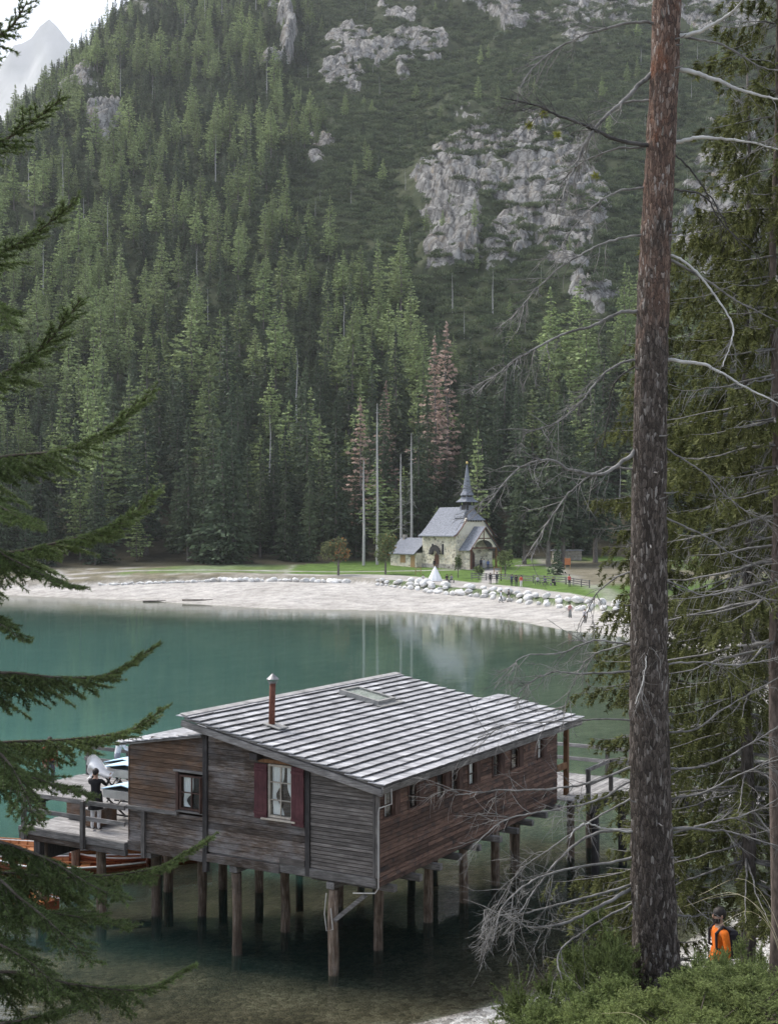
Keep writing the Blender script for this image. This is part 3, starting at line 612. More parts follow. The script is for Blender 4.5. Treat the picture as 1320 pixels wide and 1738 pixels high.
for (x, n, Y, s), lb in zip(SPECIAL, BL):
    Y *= S; s *= S; X = (x - CX) / F * Y; place_tree(n, X, Y, gz(X, Y), s, x, lb, 'dying tree', 'brown dying conifers behind the chapel', 'dying_tree')
for (x, Y, h, lb) in SNAGS:
    Y *= S; h *= S; X = (x - CX) / F * Y; e = empty('bare_tree', (X, Y, gz(X, Y) - .3)); tag(e, lb, 'dead tree', 'bare trunks behind the chapel')
    rr = random.Random(x); tb = MB(); tb.tube([(0, 0, 0), (.05, 0, h * .4), (-.03, 0, h * .75), (0, 0, h)], [.27, .22, .15, .05], 7); tb.build('trunk', M['snag'], e)
    bb = MB()
    for q in range(40):
        zq = h * rr.uniform(.3, .97); a = rr.uniform(0, 6.28); L = 2.0 * rr.uniform(.4, 1.2) * (1.15 - zq / h)
        bb.tube([(0, 0, zq), (math.cos(a) * L * .5, math.sin(a) * L * .5, zq - .05 * L), (math.cos(a) * L, math.sin(a) * L, zq - .45 * L)], [.045, .03, .015], 3, cap=False)
    tag(bb.build('branches', M['snag'], e), kind='stuff')

# the rest of the forest, and the scrub: masses nobody could count
def joined(name):
    cm, tm, h = TREES[name]; nv = len(tm.vertices); me = bpy.data.meshes.new(name + '_whole')
    def arr(x):
        v = np.empty(len(x.vertices) * 3, np.float32); x.vertices.foreach_get('co', v); return v.reshape(-1, 3)
    vs = [tuple(p) for p in arr(tm)]; fs = [tuple(p.vertices) for p in tm.polygons]; mi = [0] * len(fs)
    if cm:
        vs += [tuple(p) for p in arr(cm)]; fs += [tuple(i + nv for i in p.vertices) for p in cm.polygons]; mi += [1] * (len(fs) - len(mi))
    me.from_pydata(vs, [], fs); me.materials.append(tm.materials[0])
    if cm: me.materials.append(cm.materials[0])
    me.polygons.foreach_set('material_index', mi); me.update()
    at = me.color_attributes.new('tint', 'FLOAT_COLOR', 'POINT'); a = np.ones((len(vs), 4), np.float32)
    if cm:
        c = np.empty(len(cm.vertices) * 4, np.float32); cm.color_attributes['tint'].data.foreach_get('color', c); a[nv:] = c.reshape(-1, 4)
    at.data.foreach_set('color', a.ravel()); return me
def scatter(name, label, cat, pts, rotz, scl, idx, meshes):
    me = bpy.data.meshes.new(name); me.from_pydata([tuple(p) for p in pts], [], [])
    for nm, tp, data in (('rz', 'FLOAT', rotz), ('sc', 'FLOAT_VECTOR', scl), ('ix', 'INT', idx)):
        a = me.attributes.new(nm, tp, 'POINT'); a.data.foreach_set('vector' if tp == 'FLOAT_VECTOR' else 'value', np.asarray(data, np.int32 if tp == 'INT' else np.float32).ravel())
    src = bpy.data.collections.new(name + '_kinds')
    for i, m_ in enumerate(meshes): src.objects.link(bpy.data.objects.new('%s_kind_%02d' % (name, i), m_))
    g = bpy.data.node_groups.new(name, 'GeometryNodeTree'); g.interface.new_socket('Geometry', in_out='INPUT', socket_type='NodeSocketGeometry'); g.interface.new_socket('Geometry', in_out='OUTPUT', socket_type='NodeSocketGeometry')
    gi = g.nodes.new('NodeGroupInput'); go = g.nodes.new('NodeGroupOutput'); ip = g.nodes.new('GeometryNodeInstanceOnPoints'); ci = g.nodes.new('GeometryNodeCollectionInfo')
    ci.inputs[0].default_value = src; ci.inputs['Separate Children'].default_value = True; ci.inputs['Reset Children'].default_value = True
    def att(n, tp):
        a = g.nodes.new('GeometryNodeInputNamedAttribute'); a.data_type = tp; a.inputs[0].default_value = n; return a.outputs[0]
    cx = g.nodes.new('ShaderNodeCombineXYZ'); g.links.new(att('rz', 'FLOAT'), cx.inputs[2]); L = g.links.new
    L(gi.outputs[0], ip.inputs['Points']); L(ci.outputs[0], ip.inputs['Instance']); ip.inputs['Pick Instance'].default_value = True
    L(att('ix', 'INT'), ip.inputs['Instance Index']); L(cx.outputs[0], ip.inputs['Rotation']); L(att('sc', 'FLOAT_VECTOR'), ip.inputs['Scale']); L(ip.outputs[0], go.inputs[0])
    o = link(name, me); md = o.modifiers.new('scatter', 'NODES'); md.node_group = g
    return tag(o, label, cat, None, 'stuff')
allk = sorted(TREES); rest = [i for i in range(gx.size) if i not in chs]
scatter('mountain_forest', 'dense mixed conifer forest covering the mountainside', 'forest', np.stack([gx[rest], gy[rest], z[rest] - .3], 1), rot[rest], np.stack([sz[rest] * wid_[rest], sz[rest] * wid_[rest], sz[rest]], 1), [allk.index(names[i]) for i in rest], [joined(n) for n in allk])
sx_, sy_ = grove(-330, 330, 250, 720, 2.1)
z2, d2, s2, p2 = ground(sx_, sy_, True, True); q1, q2 = slope_px(sx_, sy_); cl2 = fbm(sx_ / 12.0, sy_ / 12.0, 421, 3)
rk = fbm(sx_ / 15.0, sy_ / 12.0, 137, 6, .58) - 0.36 - .19 * p2 + .48
den = np.where(q1 > 400, .75, .42) * (1 - np.clip(s2 * 1.5, 0, 1) * np.where(p2 < 0.12, 1.0, np.where(rk > .5, .95, .25 + .3 * (1 - p2))))
den = den * sstep(.22, .40, cl2 + .12)
k2 = (rs.rand(sx_.size) < den) & (q1 > -120) & (q1 < 1440)
scatter('mugo_pine_scrub', 'low dark green mugo pine scrub on the open slope and ledges', 'scrub', S * np.stack([sx_, sy_, z2 - .15], 1)[k2], rs.uniform(0, 6.28, k2.sum()), rs.uniform(.9, 1.9, (k2.sum(), 1)) * np.stack([np.ones(k2.sum()), np.ones(k2.sum()), rs.uniform(.7, 1.3, k2.sum())], 1), rs.randint(0, 3, k2.sum()), SHR)
print('trees', gx.size, 'scrub', int(k2.sum()))
# ------------------------------------------------------------------ the boathouse on piles
rnd = random.Random(5)
DK = ((0.026, 0.019, 0.015), (0.082, 0.060, 0.046), (0.23, 0.205, 0.185))
M['plank_dark'] = wood('weathered_dark_boards', DK, (1, 14, 14), tone=(0.6, 1.5), silver=(.185, .178, .178))
M['plank_brown'] = wood('brown_boards', ((0.042, 0.027, 0.018), (0.115, 0.069, 0.043), (0.21, 0.15, 0.11)), (1, 14, 14), tone=(0.65, 1.4), silver=(.13, .12, .115))
M['plank_grey'] = wood('grey_clapboards', ((0.055, 0.047, 0.042), (0.125, 0.112, 0.102), (0.24, 0.225, 0.21)), (1, 16, 16), tone=(0.7, 1.3))
M['plank_red'] = wood('reddish_boards', ((0.034, 0.021, 0.017), (0.115, 0.068, 0.051), (0.225, 0.150, 0.115)), (14, 1, 14), tone=(0.5, 1.4), patch=(0.050, 0.042, 0.040), silver=(.17, .105, .078))
M['beam'] = wood('grey_beam', ((0.075, 0.070, 0.066), (0.165, 0.157, 0.150), (0.30, 0.29, 0.28)), (1, 12, 12))
M['beam_y'] = wood('grey_beam_along', ((0.075, 0.070, 0.066), (0.165, 0.157, 0.150), (0.30, 0.29, 0.28)), (12, 1, 12))
M['post'] = wood('grey_post', ((0.050, 0.046, 0.044), (0.120, 0.112, 0.106), (0.22, 0.21, 0.20)), (12, 12, 1))
M['post_dark'] = wood('dark_post', ((0.018, 0.017, 0.018), (0.045, 0.042, 0.042), (0.09, 0.085, 0.083)), (12, 12, 1))
M['orange_wood'] = wood('orange_post', ((0.10, 0.05, 0.025), (0.21, 0.11, 0.055), (0.30, 0.18, 0.10)), (12, 12, 1))
M['pile'] = wood('pile_wood', ((0.055, 0.040, 0.030), (0.17, 0.125, 0.092), (0.33, 0.29, 0.25)), (9, 9, 0.8), tone=(0.65, 1.2), bmp=0.9)
M['deck'] = wood('deck_boards', ((0.16, 0.150, 0.145), (0.29, 0.28, 0.272), (0.42, 0.41, 0.40)), (1, 14, 14), tone=(0.75, 1.2))
M['shutter'] = wood('oxblood_paint', ((0.055, 0.020, 0.024), (0.080, 0.030, 0.034), (0.105, 0.046, 0.048)), (12, 12, 1.2), tone=(0.9, 1.1), bmp=0.3)
M['frame'] = wood('pale_window_frame', ((0.30, 0.26, 0.21), (0.42, 0.38, 0.32), (0.52, 0.48, 0.42)), (6, 6, 1), tone=(0.9, 1.1))
M['frame_dark'] = wood('dark_window_frame', ((0.045, 0.025, 0.020), (0.085, 0.050, 0.040), (0.13, 0.085, 0.07)), (6, 6, 1), tone=(0.9, 1.1))
M['curtain'] = simple('white_curtain', (0.82, 0.82, 0.83), (0.9, 0.9, 0.9), 4, 0.9, 0.2)
M['room_shade'] = simple('painted_room_shade', (0.02, 0.02, 0.02), (0.035, 0.032, 0.03), 3, 0.9, 0)
m, t, b = newmat('window_glass'); b.inputs['Base Color'].default_value = (1, 1, 1, 1); b.inputs['Roughness'].default_value = 0.03; b.inputs['IOR'].default_value = 1.45
o_ = [n for n in t.nodes if n.type == 'OUTPUT_MATERIAL'][0]; tr = N(t, 'BsdfTransparent'); tr.inputs[0].default_value = (0.93, 0.95, 0.94, 1); gl = N(t, 'BsdfGlossy'); gl.inputs['Roughness'].default_value = 0.02
lw = N(t, 'LayerWeight'); lw.inputs[0].default_value = .5; pw = N(t, 'Math', operation='POWER'); pw.inputs[1].default_value = 5.0; t.links.new(lw.outputs['Facing'], pw.inputs[0]); fr = N(t, 'Math', operation='MULTIPLY_ADD'); fr.inputs[1].default_value = .95; fr.inputs[2].default_value = .035; t.links.new(pw.outputs[0], fr.inputs[0]); mx = N(t, 'MixShader'); t.links.new(fr.outputs[0], mx.inputs[0]); t.links.new(tr.outputs[0], mx.inputs[1]); t.links.new(gl.outputs[0], mx.inputs[2]); t.links.new(mx.outputs[0], o_.inputs[0]); M['glass'] = m
M['rust'] = simple('rusty_pipe', (0.10, 0.035, 0.022), (0.18, 0.075, 0.05), 9, 0.8, 0.3)
M['zinc'] = simple('zinc', (0.16, 0.16, 0.165), (0.26, 0.26, 0.265), 5, 0.45, 0.1, metal=0.7)
M['lead'] = simple('grey_flashing', (0.20, 0.20, 0.19), (0.32, 0.31, 0.29), 5, 0.6, 0.2)
M['conduit'] = simple('pale_conduit', (0.40, 0.39, 0.37), (0.5, 0.49, 0.47), 5, 0.6, 0.0)
def shingle_mat(name, attr):
    m, t, b = newmat(name); v = coords(t, (1, 9, 9)); g = noise(t, v, 3.0, 6, 0.65, 0.4); v2 = coords(t, (1, 1, 1)); bl = noise(t, v2, 2.2, 4)
    c = ramp(t, g, [(0.25, (0.25, 0.25, 0.26)), (0.5, (0.41, 0.41, 0.42)), (0.75, (0.53, 0.53, 0.54))])
    c = mixc(t, c, ramp(t, bl, [(0.35, (0.62, 0.62, 0.63)), (0.62, (1.1, 1.1, 1.1))]), 1.0, 'MULTIPLY')
    if attr: at = N(t, 'Attribute', attribute_name='tint'); c = mixc(t, c, at.outputs['Color'], 1.0, 'MULTIPLY')
    else: c = rndtone(t, c, 0.66, 1.14)
    setc(t, b.inputs['Base Color'], c); b.inputs['Roughness'].default_value = 0.8; b.inputs['Specular IOR Level'].default_value = 0.3; bump(t, b, g, 0.6, 0.006); return m
M['shingle'] = shingle_mat('silver_shingle', False); M['shingle_mass'] = shingle_mat('silver_shingles', True)
M['shingle_end'] = simple('shingle_end_grain_and_shade', (0.07, 0.067, 0.065), (0.16, 0.155, 0.15), 12, 0.95, 0.2)  # dark butts: weathered end grain, with the course shadow line put into the colour

BHA = -math.atan2(0.506, 0.8625); BHZ = 0.9
bh = empty('boathouse', (-0.28, 29.7, BHZ), BHA); tag(bh, 'weathered wooden boathouse on piles with silvery shingle roof and dark red shutters', 'boathouse')
BHM = Matrix.Translation((-0.28, 29.7, BHZ)) @ Matrix.Rotation(BHA, 4, 'Z')
def bw(x, y, z): return BHM @ Vector((x, y, z))
RT = lambda x: 4.005 - 0.197 * x              # top of the main roof
UND = lambda x: RT(x) - 0.15
def planks(parent, mat, x0, x1, z0, z1, pitch, holes=(), axis='x', pos=0.0, th=0.03, top=None, joints=(), jig=0.006, gap=0.014):
    """horizontal boards between x0 and x1, cut round the openings and under the slope"""
    z = z0
    while z < z1 - 0.01:
        h = pitch * rnd.uniform(0.94, 1.06); zt = min(z + h, z1)
        cuts = [(x0, x1)]
        for (a, b_, c, d) in holes:
            if zt > c + .01 and z < d - .01:
                n = []
                for (p, q) in cuts:
                    if q <= a or p >= b_: n.append((p, q))
                    else:
                        if p < a - .02: n.append((p, a))
                        if q > b_ + .02: n.append((b_, q))
                cuts = n
        seg = []
        js = sorted(joints)
        if js: off = rnd.choice([0, 0, 0.55, -0.6]); js = [j + off for j in js]
        for (p, q) in cuts:
            for j in js:
                if p + .3 < j < q - .3: seg.append((p, j - .002)); p = j + .002
            seg.append((p, q))
        for (p, q) in seg:
            qb = qt = q
            if top:
                # roof falls towards +x: shorten the board where the slope cuts it
                qb = min(q, (4.005 - .15 - z) / 0.197); qt = min(q, (4.005 - .15 - zt) / 0.197)
                if qb < p + .05: continue
                qt = max(qt, p + .02)
            o1 = rnd.uniform(-jig, jig); lip = 0.012
            # section: bottom edge proud like a clapboard
            sec = [(pos - lip + o1, z + .001), (pos + th, z + .001), (pos + th, zt), (pos + .022, zt), (pos + .022, zt - gap), (pos + o1, zt - gap)]
            vs = []
            for e in (0, 1):
                for (yy, zz) in sec:
                    xx = p if e == 0 else (qb if zz < z + .01 else qt)
                    vs.append((xx, yy, zz) if axis == 'x' else (-yy, xx, zz))
            fs = [(0, 1, 2, 3, 4, 5), (11, 10, 9, 8, 7, 6)] + [(i, i + 6, (i + 1) % 6 + 6, (i + 1) % 6) for i in range(6)]
            if axis == 'x': fs = [f[::-1] for f in fs]
            MB().add(vs, fs).build('plank', mat, parent)
        z = zt
# the gable wall
W1 = (-3.14, -2.37, 2.70, 4.05); W2 = (-5.96, -5.14, 2.57, 3.52)
gw = MB(); gw.box((-5.02, 0.05, 1.42), (-0.06, 0.17, 1.60)); gw.box((-5.0, 0.05, 3.5), (-1.0, 0.13, 3.6)) if False else None
gwo = gw.build('gable_wall', M['beam'], bh)
planks(gwo, M['plank_dark'], -5.00, -2.01, 1.62, 4.9, 0.148, [W1], top=True)
planks(gwo, M['plank_grey'], -1.87, -0.09, 1.64, 4.25, 0.092, top=True, jig=0.004, gap=.016)
MB().box((-2.75, -0.05, 1.41), (-0.02, 0.05, 1.625), ch=.008).build('bottom_beam', M['beam'], gwo)
MB().box((-5.0, -0.07, 1.37), (-2.755, 0.05, 1.575), ch=.01).build('bottom_beam', M['plank_dark'], gwo)
MB().box((-2.75, -0.062, 1.627), (-2.02, -0.02, 1.78), ch=.008).build('skirt_board', M['plank_grey'], gwo)
MB().box((-2.005, -0.055, 1.42), (-1.875, 0.05, UND(-1.9)), ch=.008).build('post', M['post_dark'], gwo)
MB().box((-5.14, -0.065, 1.10), (-5.005, 0.06, 4.72), ch=.008).build('post', M['post_dark'], gwo)
MB().box((-0.088, -0.045, 1.63), (-0.035, 0.05, UND(0)), ch=.005).build('corner_board', M['post'], gwo)
MB().box((-0.032, -0.03, 1.63), (0.045, 0.06, UND(0)), ch=.005).build('corner_board', M['post'], gwo)
# the left wing
wing = MB(); wing.box((-7.64, 0.05, 1.42), (-5.15, 0.17, 1.60)); wingo = wing.build('wing_wall', M['beam'], bh)
WT = lambda x: 4.62 + 0.16 * (x + 5.1)
z = 1.62
def wingplanks(z0, z1, mat):
    z = z0
    while z < z1 - .01:
        zt = min(z + .128 * rnd.uniform(.93, 1.07), z1); xa = max(-7.64, -5.1 + (z - 4.55) / .16) if z > 4.1 else -7.64
        for (p, q) in ([(-7.64, W2[0]), (W2[1], -5.145)] if (zt > W2[2] + .01 and z < W2[3] - .01) else [(xa, -5.145)]):
            if q - p < .05: continue
            o1 = rnd.uniform(-.006, .006); sec = [(-.012 + o1, z + .001), (.03, z + .001), (.03, zt), (.022, zt), (.022, zt - .014), (o1, zt - .014)]
            vs = [(p, a, c) for a, c in sec] + [(q, a, c) for a, c in sec]
            MB().add(vs, [(5, 4, 3, 2, 1, 0), (6, 7, 8, 9, 10, 11)] + [((i + 1) % 6, (i + 1) % 6 + 6, i + 6, i) for i in range(6)]).build('plank', mat, wingo)
        z = zt
wingplanks(1.60, 2.46, M['plank_dark']); wingplanks(2.46, 4.5, M['plank_brown'])
MB().box((-7.66, -0.06, 1.34), (-5.15, 0.05, 1.595), ch=.01).build('bottom_beam', M['plank_dark'], wingo)
MB().box((-7.70, -0.09, 2.43), (-5.97, -0.02, 2.53), ch=.008).build('rail', M['beam'], wingo)
MB().box((-7.15, -0.12, 1.20), (-7.03, -0.062, 2.425), ch=.006).build('rail_post', M['post'], wingo)
MB().box((-7.67, -.02, 1.60), (-7.645, 6.0, 4.1)).build('side_boarding', M['plank_brown'], wingo)
MB().box((-6.12, -0.05, 3.56), (-5.145, 0.0, 3.63), ch=.006).build('head_board', M['beam'], wingo)
# the roof of the wing: short shingle courses falling to the left
wr = MB(); Mw = Matrix.Translation((-5.1, 0, 4.60)) @ Matrix.Rotation(math.atan(0.16), 4, 'Y').inverted()
wr.box((-2.95, -0.15, -0.06), (-0.02, 6.2, -0.01), Mw); wro = wr.build('wing_roof', M['beam'], bh)
def shingle_box(mb, xa, xb, ya, yb, zlo, zhi, th, mat_end=1):
    """xa: upper end, xb: butt; a slab laid at a tilt, its butt face in the end-grain and shade material"""
    vs = [(xa, ya, zlo), (xb, ya, zhi), (xb, yb, zhi), (xa, yb, zlo), (xa, ya, zlo + th * .5), (xb, ya, zhi + th), (xb, yb, zhi + th), (xa, yb, zlo + th * .5)]
    f = [(3, 2, 1, 0), (4, 5, 6, 7), (0, 1, 5, 4), (2, 3, 7, 6), (3, 0, 4, 7)]; e = [(1, 2, 6, 5)]
    if xb < xa: f = [q[::-1] for q in f]; e = [q[::-1] for q in e]
    o = mb.n; mb.add(vs, f, 0); mb.f += [tuple(i + o for i in q) for q in e]; mb.m += [mat_end]
for c in range(9):
    y = -0.2
    while y < 6.1:
        w_ = rnd.uniform(.22, .42); s_ = MB(); xb = -0.1 - (c + 1) * .315; shingle_box(s_, xb + .42, xb + rnd.uniform(-.02, .02), y + .004, min(y + w_, 6.2) - .004, -.005, .022 + rnd.uniform(0, .008), .026)
        s_.v = [tuple(Mw @ Vector(p)) for p in s_.v]; s_.build('shingle', [M['shingle'], M['shingle_end']], wro); y += w_
# side wall towards the trees
sw = MB(); sw.box((-0.17, 0.06, 1.42), (-0.04, 10.77, 1.60)); sw.box((-0.17, .06, 3.62), (-.04, 10.77, 3.80)); swo = sw.build('side_wall', M['beam_y'], bh)
SWN = [(0.30, 0.72), (1.48, 1.90), (2.92, 3.32), (3.74, 4.08), (4.72, 5.10), (6.20, 6.62), (7.40, 7.86), (9.26, 9.62)]
holes = [(a, b_, 2.98, 3.56) for a, b_ in SWN]
planks(swo, M['plank_red'], 0.06, 10.77, 1.40, 3.74, 0.112, holes, axis='y', pos=0.0, joints=(1.95, 4.4, 6.9, 9.0))
for a, b_ in SWN:
    f = MB()
    for (p, q, r_, s_) in ((a - .03, a + .025, 2.95, 3.59), (b_ - .025, b_ + .03, 2.95, 3.59)): f.box((-.04, p, r_), (.028, q, s_))
    f.box((-.04, a + .025, 2.95), (.03, b_ - .025, 2.985)); f.box((-.04, a + .025, 3.55), (.03, b_ - .025, 3.59)); f.box((-.03, a + .025, 3.26), (.012, b_ - .025, 3.28))
    fo = f.build('window', M['frame_dark'], bh); MB().box((-.018, a + .025, 2.985), (-.012, b_ - .025, 3.55)).build('pane', M['glass'], fo)
    MB().box((-.10, a + .03, 2.99), (-.06, a + .03 + (b_ - a) * rnd.choice([.4, .9, .55]), 3.54)).build('curtain', M['curtain'] if rnd.random() < .7 else M['room_shade'], fo)  # some are near-black panels, the room's shade put in as colour
    MB().box((.03, b_ + .035, 2.96), (.05, b_ + .035 + (b_ - a) * .62, 3.57), ch=.004).build('shutter', M['frame_dark'], fo)
# the back walls close the house
bk = MB(); bk.box((-5.05, 10.71, 1.42), (-.04, 10.77, 4.0)); bk.box((-7.6, 6.0, 1.42), (-5.1, 6.06, 4.2)); bk.box((-5.14, .1, 4.0), (-5.06, 10.7, 4.85)); bk.box((-5.14, 6.1, 1.42), (-5.06, 10.7, 4.0)); bk.box((-7.6, .06, 1.40), (-.1, 10.7, 1.46)); bk.build('back_wall', M['plank_brown'], bh)
# piece of gable above the back wall under the roof
MB().prism([(-5.05, 4.0), (-.04, 4.0 - .2), (-.04, UND(-.04)), (-5.05, UND(-5.05))], .06, Matrix.Translation((0, 10.71, 0))).build('rear_gable', M['plank_brown'], bh)
# windows on the gable side
def window(x0, x1, z0, z1, nv, nh, mat, w_=.05):
    f = MB()
    f.box((x0, -.02, z0), (x0 + w_, .07, z1)); f.box((x1 - w_, -.02, z0), (x1, .07, z1)); f.box((x0 + w_, -.018, z0), (x1 - w_, .07, z0 + w_)); f.box((x0 + w_, -.018, z1 - w_), (x1 - w_, .07, z1))
    fo = f.build('window', mat, bh)
    for i in range(1, nv): x = x0 + (x1 - x0) * i / nv; MB().box((x - .014, -.008, z0 + w_), (x + .014, .03, z1 - w_)).build('glazing_bar', mat, fo)
    for i in range(1, nh): z = z0 + (z1 - z0) * i / nh; MB().box((x0 + w_, -.006, z - .012), (x1 - w_, .028, z + .012)).build('glazing_bar', mat, fo)
    MB().box((x0 + w_, .032, z0 + w_), (x1 - w_, .037, z1 - w_)).build('pane', M['glass'], fo)
    return fo
def drape(x0, x1, z0, z1, tie, y, parent, fold=5):
    """curtain gathered at tie (fraction of its height, 1 = not gathered)"""
    b = MB(); n = 26; k = 12; vs = []
    for i in range(k + 1):
        f = i / k; z = z1 - (z1 - z0) * f; g = 1.0 if tie is None else 1 - .72 * math.exp(-((f - tie) / .22) ** 2)
        for j in range(n + 1):
            u = j / n; vs.append((x0 + (x1 - x0) * (u * g), y + .018 * math.sin(u * fold * 6.28 + f), z))
    b.add(vs, [(i * (n + 1) + j, i * (n + 1) + j + 1, (i + 1) * (n + 1) + j + 1, (i + 1) * (n + 1) + j) for i in range(k) for j in range(n)])
    return b.build('curtain', M['curtain'], parent, True)
f1 = window(-3.12, -2.39, 2.72, 4.03, 2, 3, M['frame'])
drape(-3.06, -2.70, 2.78, 4.0, .62, .09, f1); drape(-2.42, -2.62, 3.15, 4.0, 1.0, .09, f1)
MB().box((-3.3, -.09, 2.655), (-2.28, .03, 2.70), ch=.006).build('sill', M['frame'], f1)
MB().box((-3.40, -.06, 4.058), (-2.22, -.01, 4.15), ch=.01).build('lintel', M['orange_wood'], f1)
f2 = window(-5.93, -5.17, 2.60, 3.49, 2, 2, M['frame_dark'], .045)
drape(-5.87, -5.55, 2.66, 3.44, .8, .09, f2); drape(-5.2, -5.36, 2.66, 3.44, None, .1, f2, 3)
MB().box((-6.03, -.07, 2.535), (-5.15, .02, 2.585), ch=.006).build('sill', M['beam'], f2)
def shutter(hx, side, z0, z1, w_, ang, parent=bh):
    """board shutter swung open on its hinge"""
    Mh = Matrix.Translation((hx, -.035, 0)) @ Matrix.Rotation(ang, 4, 'Z'); x0, x1 = (0, w_) if side > 0 else (-w_, 0)
    n = 3; b = MB()
    for i in range(n): a = x0 + (x1 - x0) * i / n; b.box((min(a, a + (x1 - x0) / n) + .002, -.028, z0), (max(a, a + (x1 - x0) / n) - .002, 0, z1), Mh, ch=.004)
    o = b.build('shutter', M['shutter'], parent)
    for zz in (z0 + .14, z1 - .14): MB().box((x0, -.048, zz - .035), (x1, -.029, zz + .035), Mh, ch=.004).build('batten', M['shutter'], o)
    return o
shutter(-3.13, -1, 2.66, 4.02, .42, R(-6)); shutter(-2.40, 1, 2.60, 4.04, .40, R(-7))
MB().box((-5.17, -.16, 2.58), (-5.145, -.07, 3.5)).build('shutter', M['frame_dark'], bh); MB().box((-6.03, -.06, 2.58), (-5.945, -.005, 3.55)).build('shutter', M['frame_dark'], bh)
# piles: three columns and rows under the house
M['tin'] = M['zinc']
def pile(x, y, top, name='pile', r=.13, mat='pile', parent=bh, bot=-3.4):
    b = MB(); k = 7; rr = random.Random(int(x * 97 + y * 31)); b.tube([(x + rr.uniform(-.02, .02), y + rr.uniform(-.02, .02), bot + (top - bot) * i / (k - 1)) for i in range(k)], [r * rr.uniform(.92, 1.08) for i in range(k)], 10)
    return b.build(name, M[mat], parent, True)
for y in (0.0, 2.25, 4.9, 7.0, 9.1, 10.6):
    for x in (-7.0, -4.2, -1.3):
        if y == 0.0 and x == -7.0: continue
        pile(x, y + (0.12 if y == 0 else 0), 1.19 if y else 1.16)
for x in (-7.0, -4.2, -1.3): MB().box((x - .11, -.02, 1.19), (x + .11, 10.8, 1.36), ch=.01).build('bearer', M['beam_y'], bh)
for i in range(10):
    y = .55 + i * 1.12; MB().box((-7.5, y - .07, 1.37), (-.2, y + .07, 1.398)).build('joist', M['beam'], bh) if False else None
    MB().box((-2.2, y - .075, 1.20), (.05 + rnd.uniform(.12, .26), y + .075, 1.365), ch=.012).build('joist_end', M['beam'], bh)
MB().bar((-1.2, .05, .45), (-.35, .05, 1.17), .10, .10, (0, 1, 0)).build('brace', M['beam'], bh)
MB().tube([(-1.38, -.06, 1.1), (-1.42, -.08, .6), (-1.36, -.08, .2), (-1.2, -.05, .25), (-1.25, -.06, .75)], .014, 5).build('rope', M['conduit'], bh)
MB().tube([(.46, -.12, 3.80), (.47, -.12, 3.45), (.10, -.07, 3.30), (.075, -.06, 3.2), (.075, -.06, 1.42), (.0, -.09, 1.3), (-.6, -.1, 1.22)], .014, 6).build('conduit', M['conduit'], bh)
# the big roof
th = math.atan(0.197); Mr = Matrix.Translation((0, 0, 4.005)) @ Matrix.Rotation(th, 4, 'Y')     # local x runs down the slope, z is its normal
rf = MB(); rf.box((-5.62, -.30, -.115), (.36, 10.42, -.055), Mr); rf.box((-2.45, 10.42, -.115), (.36, 11.85, -.055), Mr); rfo = rf.build('roof', M['beam'], bh)
for (ya, yb) in ((-.36, -.28),): MB().box((-5.66, ya, -.30), (.40, yb, -.13), Mr, ch=.012).build('verge_board', M['beam'], rfo)
MB().box((.365, -.36, -.24), (.42, 11.9, -.065), Mr, ch=.01).build('fascia', M['beam_y'], rfo)
MB().box((.02, -.2, 3.60), (.14, 11.7, 3.72), ch=.01).build('wall_plate', M['post_dark'], rfo)
for i in range(14):
    y = .25 + i * .82; MB().box((-5.5, y - .05, -.24), (.355, y + .05, -.12), Mr).build('rafter', M['post_dark'], rfo)
MB().box((-3.5, -.28, 4.14), (-3.28, .05, 4.30)).build('purlin_end', M['post_dark'], rfo)
cells = []; NC = 19; PT = 6.15 / NC
for c in range(NC):
    xb = .46 - c * PT; ymax = 11.95 if xb > -2.3 else 10.5; y = -.40 + rnd.uniform(-.03, .02)
    while y < ymax - .06:
        w_ = min(rnd.uniform(.24, .46), ymax - y); cells.append((c, xb, y, w_)); y += w_
skip = lambda xb, y, w_: False
cells.sort(key=lambda q: bw(q[1], q[2], 4.5).length)
var = []
for k in range(6):
    b = MB(); shingle_box(b, -.46, 0, .018, .982, -.052, .008 + .0012 * k, .030); var.append(b.mesh('shingle', [M['shingle'], M['shingle_end']]))
mass = MB(); tints = []
for i, (c, xb, y, w_) in enumerate(cells):
    jx = rnd.uniform(-.008, .008)
    if i < 300:
        o = link('shingle', var[rnd.randrange(6)], rfo); o.matrix_local = Mr @ Matrix.Translation((xb + jx, y, -.006)) @ Matrix.Diagonal((1, w_, 1, 1))
    else:
        b = MB(); shingle_box(b, -.46, 0, y + .007, y + w_ - .007, -.058, .002 + .0012 * rnd.randrange(6), .030)
        mass.add([Mr @ (Vector(p) + Vector((xb + jx, 0, 0))) for p in b.v], b.f); mass.m[-len(b.m):] = b.m; tints += [rnd.uniform(.66, 1.14)] * len(b.v)
me = mass.mesh('shingles', [M['shingle_mass'], M['shingle_end']]); at = me.color_attributes.new('tint', 'FLOAT_COLOR', 'POINT'); at.data.foreach_set('color', np.repeat(np.array(tints, np.float32), 4)); tag(link('shingles', me, rfo), kind='stuff')
for (ya, yb, xx) in ((-.42, 10.52, -5.70),): MB().box((xx, ya, .012), (xx + .22, yb, .045), Mr, ch=.006).build('ridge_board', M['deck'], rfo)
